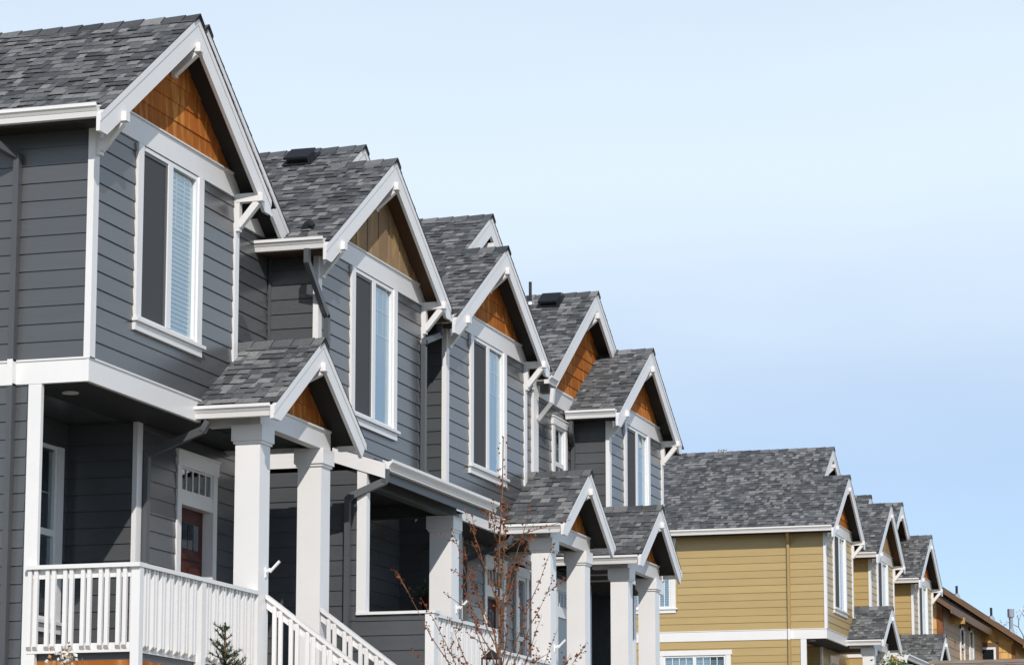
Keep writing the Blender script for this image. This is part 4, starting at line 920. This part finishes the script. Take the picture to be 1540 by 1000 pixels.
def bush():
    rng = random.Random(9); x, y = 64., 10.75
    T = thing('leafy_tree', (x, y, 1), 'green leafy treetop in front of the porch column of the tan house', 'tree')
    tr = MB().tube([(x, y, -1.6), (x, y, 4.2), (x+.05, y, 4.6)], [.07, .03, .01], 7); lf = MB()
    for k in range(26):
        a = rng.random()*6.283; z = rng.uniform(3.1, 4.4); e = Vector((x+math.cos(a)*.3, y+math.sin(a)*.32, z+rng.uniform(.1, .45))); tr.tube([(x, y, z-.2), e], [.014, .004], 5)
        for _ in range(30): leaf_quad(lf, Vector((x, y, z)).lerp(e, rng.uniform(.3, 1.1))+Vector((rng.gauss(0, .08), rng.gauss(0, .08), rng.gauss(0, .08))), rng.uniform(.03, .06), rng)
    tr.build('trunk', 'barkgrey', T); lf.build('leaves', 'leaf', T, kind='stuff')
bush()
def bare_tree():
    rng = random.Random(21); x, y = 112., 12.9
    T = thing('bare_tree', (x, y, 1), 'bare branching tree at the right edge beyond the brown house', 'tree'); tr = MB(); lf = MB()
    def br(p, d, ln, r, lev):
        d = Vector(d).normalized(); q = Vector(p)+d*ln; mid = Vector(p).lerp(q, .5)+Vector((rng.gauss(0, .05), rng.gauss(0, .05), 0))*ln
        tr.tube([p, mid, q], [r, r*.8, r*.6], 5)
        if lev > 3:
            for _ in range(5): leaf_quad(lf, q+Vector((rng.gauss(0, .08), rng.gauss(0, .08), rng.gauss(0, .08))), .045, rng)
            return
        for _ in range(3): br(q, d+Vector((rng.gauss(0, .5), rng.gauss(0, .5), rng.gauss(.1, .35))), ln*.62, r*.6, lev+1)
    br((x, y-.3, 1), (0, 0, 1), 4.2, .14, 0); br((x, y-.2, 4), (0, .5, 1), 1.9, .09, 1); br((x, y-.3, 5.0), (0, .25, 1), 2.3, .09, 1); br((x, y-.1, 4.6), (0, .7, 1), 2.2, .08, 1)
    tr.build('trunk', 'barkpale', T); lf.build('leaves', 'petal', T, kind='stuff')
bare_tree()
# ------------------------------------------------------------------ small things on the porches
def lantern():
    x, y, z = 30., 9.5, 2.33
    T = thing('post_lantern', (x, y, -.1), 'black cage lantern on a post behind the red-leaved sapling', 'lantern')
    MB().tube([(x, y, -.2), (x, y, z-.42)], .03, 8).build('post', 'black', T)
    cg = MB()
    for a, b in ((-1, -1), (1, -1), (1, 1), (-1, 1)): cg.bar((x+a*.085, y+b*.085, z-.36), (x+a*.085, y+b*.085, z-.03), .016, .016)
    for zz in (-.36, -.2, -.04): cg.box(x-.095, x+.095, y-.095, y-.078, z+zz, z+zz+.014).box(x-.095, x+.095, y+.078, y+.095, z+zz, z+zz+.014).box(x-.095, x-.078, y-.077, y+.077, z+zz, z+zz+.014).box(x+.078, x+.095, y-.077, y+.077, z+zz, z+zz+.014)
    cg.tube([(x, y, z-.03), (x, y, z+.03), (x, y, z+.06)], [.12, .05, .015], 8).tube([(x, y, z-.42), (x, y, z-.36)], [.04, .08], 8)
    cg.build('cage', 'black', T)
    MB().tube([(x, y, z-.34), (x, y, z-.07)], .06, 10).build('lantern_glass', 'glass', T)
lantern()
def basket():
    x, y = 35.25, 11.95; z = 3.72
    T = thing('hanging_basket', (x, y, z-.5), 'rust-coloured hanging basket in the shade of the second grey porch', 'basket')
    MB().tube([(x, y, z-.42), (x, y, z-.36), (x, y, z-.2)], [.08, .16, .2], 14).build('bowl', 'pot', T)
    for a in (0, 2.1, 4.2): MB().tube([(x+.19*math.cos(a), y+.19*math.sin(a), z-.2), (x, y, z+.35)], .004, 4).build('chain', 'black', T)
    lf = MB(); rng = random.Random(2)
    for _ in range(220): leaf_quad(lf, (x+rng.gauss(0, .11), y+rng.gauss(0, .11), z-.17+abs(rng.gauss(0, .08))), .035, rng)
    lf.build('leaves', 'needle', T, kind='stuff')
    # wrought hook in the shape of a stretching cat
    hk = MB(); X = 35.6; by, bz = 12.02, 4.16
    path = [(.26, .02), (.22, .0), (.20, .03), (.16, .05), (.12, .085), (.06, .10), (.0, .09), (-.05, .10), (-.08, .085), (-.07, .04), (-.02, .03), (.04, .035), (.08, .02)]
    hk.tube([(X, by+a, bz+b) for a, b in path], .009, 5)
    hk.tube([(X, by-.06, bz+.05), (X, by-.07, bz-.03)], .008, 5).tube([(X, by+.03, bz+.04), (X, by+.03, bz-.03)], .008, 5)
    o = hk.build('wall_hook', 'black'); o['label'] = 'black iron wall hook shaped like a cat above the hanging basket'; o['category'] = 'hook'
basket()
# ------------------------------------------------------------------ ground
def sheet(name, m, pts, kind='structure'):
    mb = MB(); i = 0; mb.v = pts; mb.f = [tuple(range(len(pts)))]; mb.mi = [0]; o = mb.build(name, m, kind=kind); return o
gr = sheet('ground', 'earth', [(-2500, -2500, -1.62), (2500, -2500, -1.62), (2500, 2500, -1.62), (-2500, 2500, -1.62)])
rd = sheet('road', 'asph', [(-300, -4, -1.6), (400, -4, -1.6), (400, 3.2, -1.6), (-300, 3.2, -1.6)])
kb = MB().box(-300, 400, 3.2, 3.35, -1.62, -1.46).build('kerb', 'conc', kind='structure')
pv = MB().box(-300, 400, 3.354, 4.9, -1.62, -1.47).build('pavement', 'conc', kind='structure')
bk = MB()
for xa_, xb_, za_, zb__ in ((-50, 50, GROUND-.1, GROUND-.1), (50, 64, GROUND-.1, GT), (64, 140, GT, GT)):
    bk.quad((xa_, 4.92, -1.6), (xb_, 4.92, -1.6), (xb_, 9., zb__), (xa_, 9., za_)); bk.quad((xa_, 9., za_), (xb_, 9., zb__), (xb_, 26, zb__), (xa_, 26, za_))
    bk.quad((xa_, 26, za_), (xb_, 26, zb__), (xb_, 34, -1.7), (xa_, 34, -1.7))
bk.build('lawn', 'lawn', kind='structure')
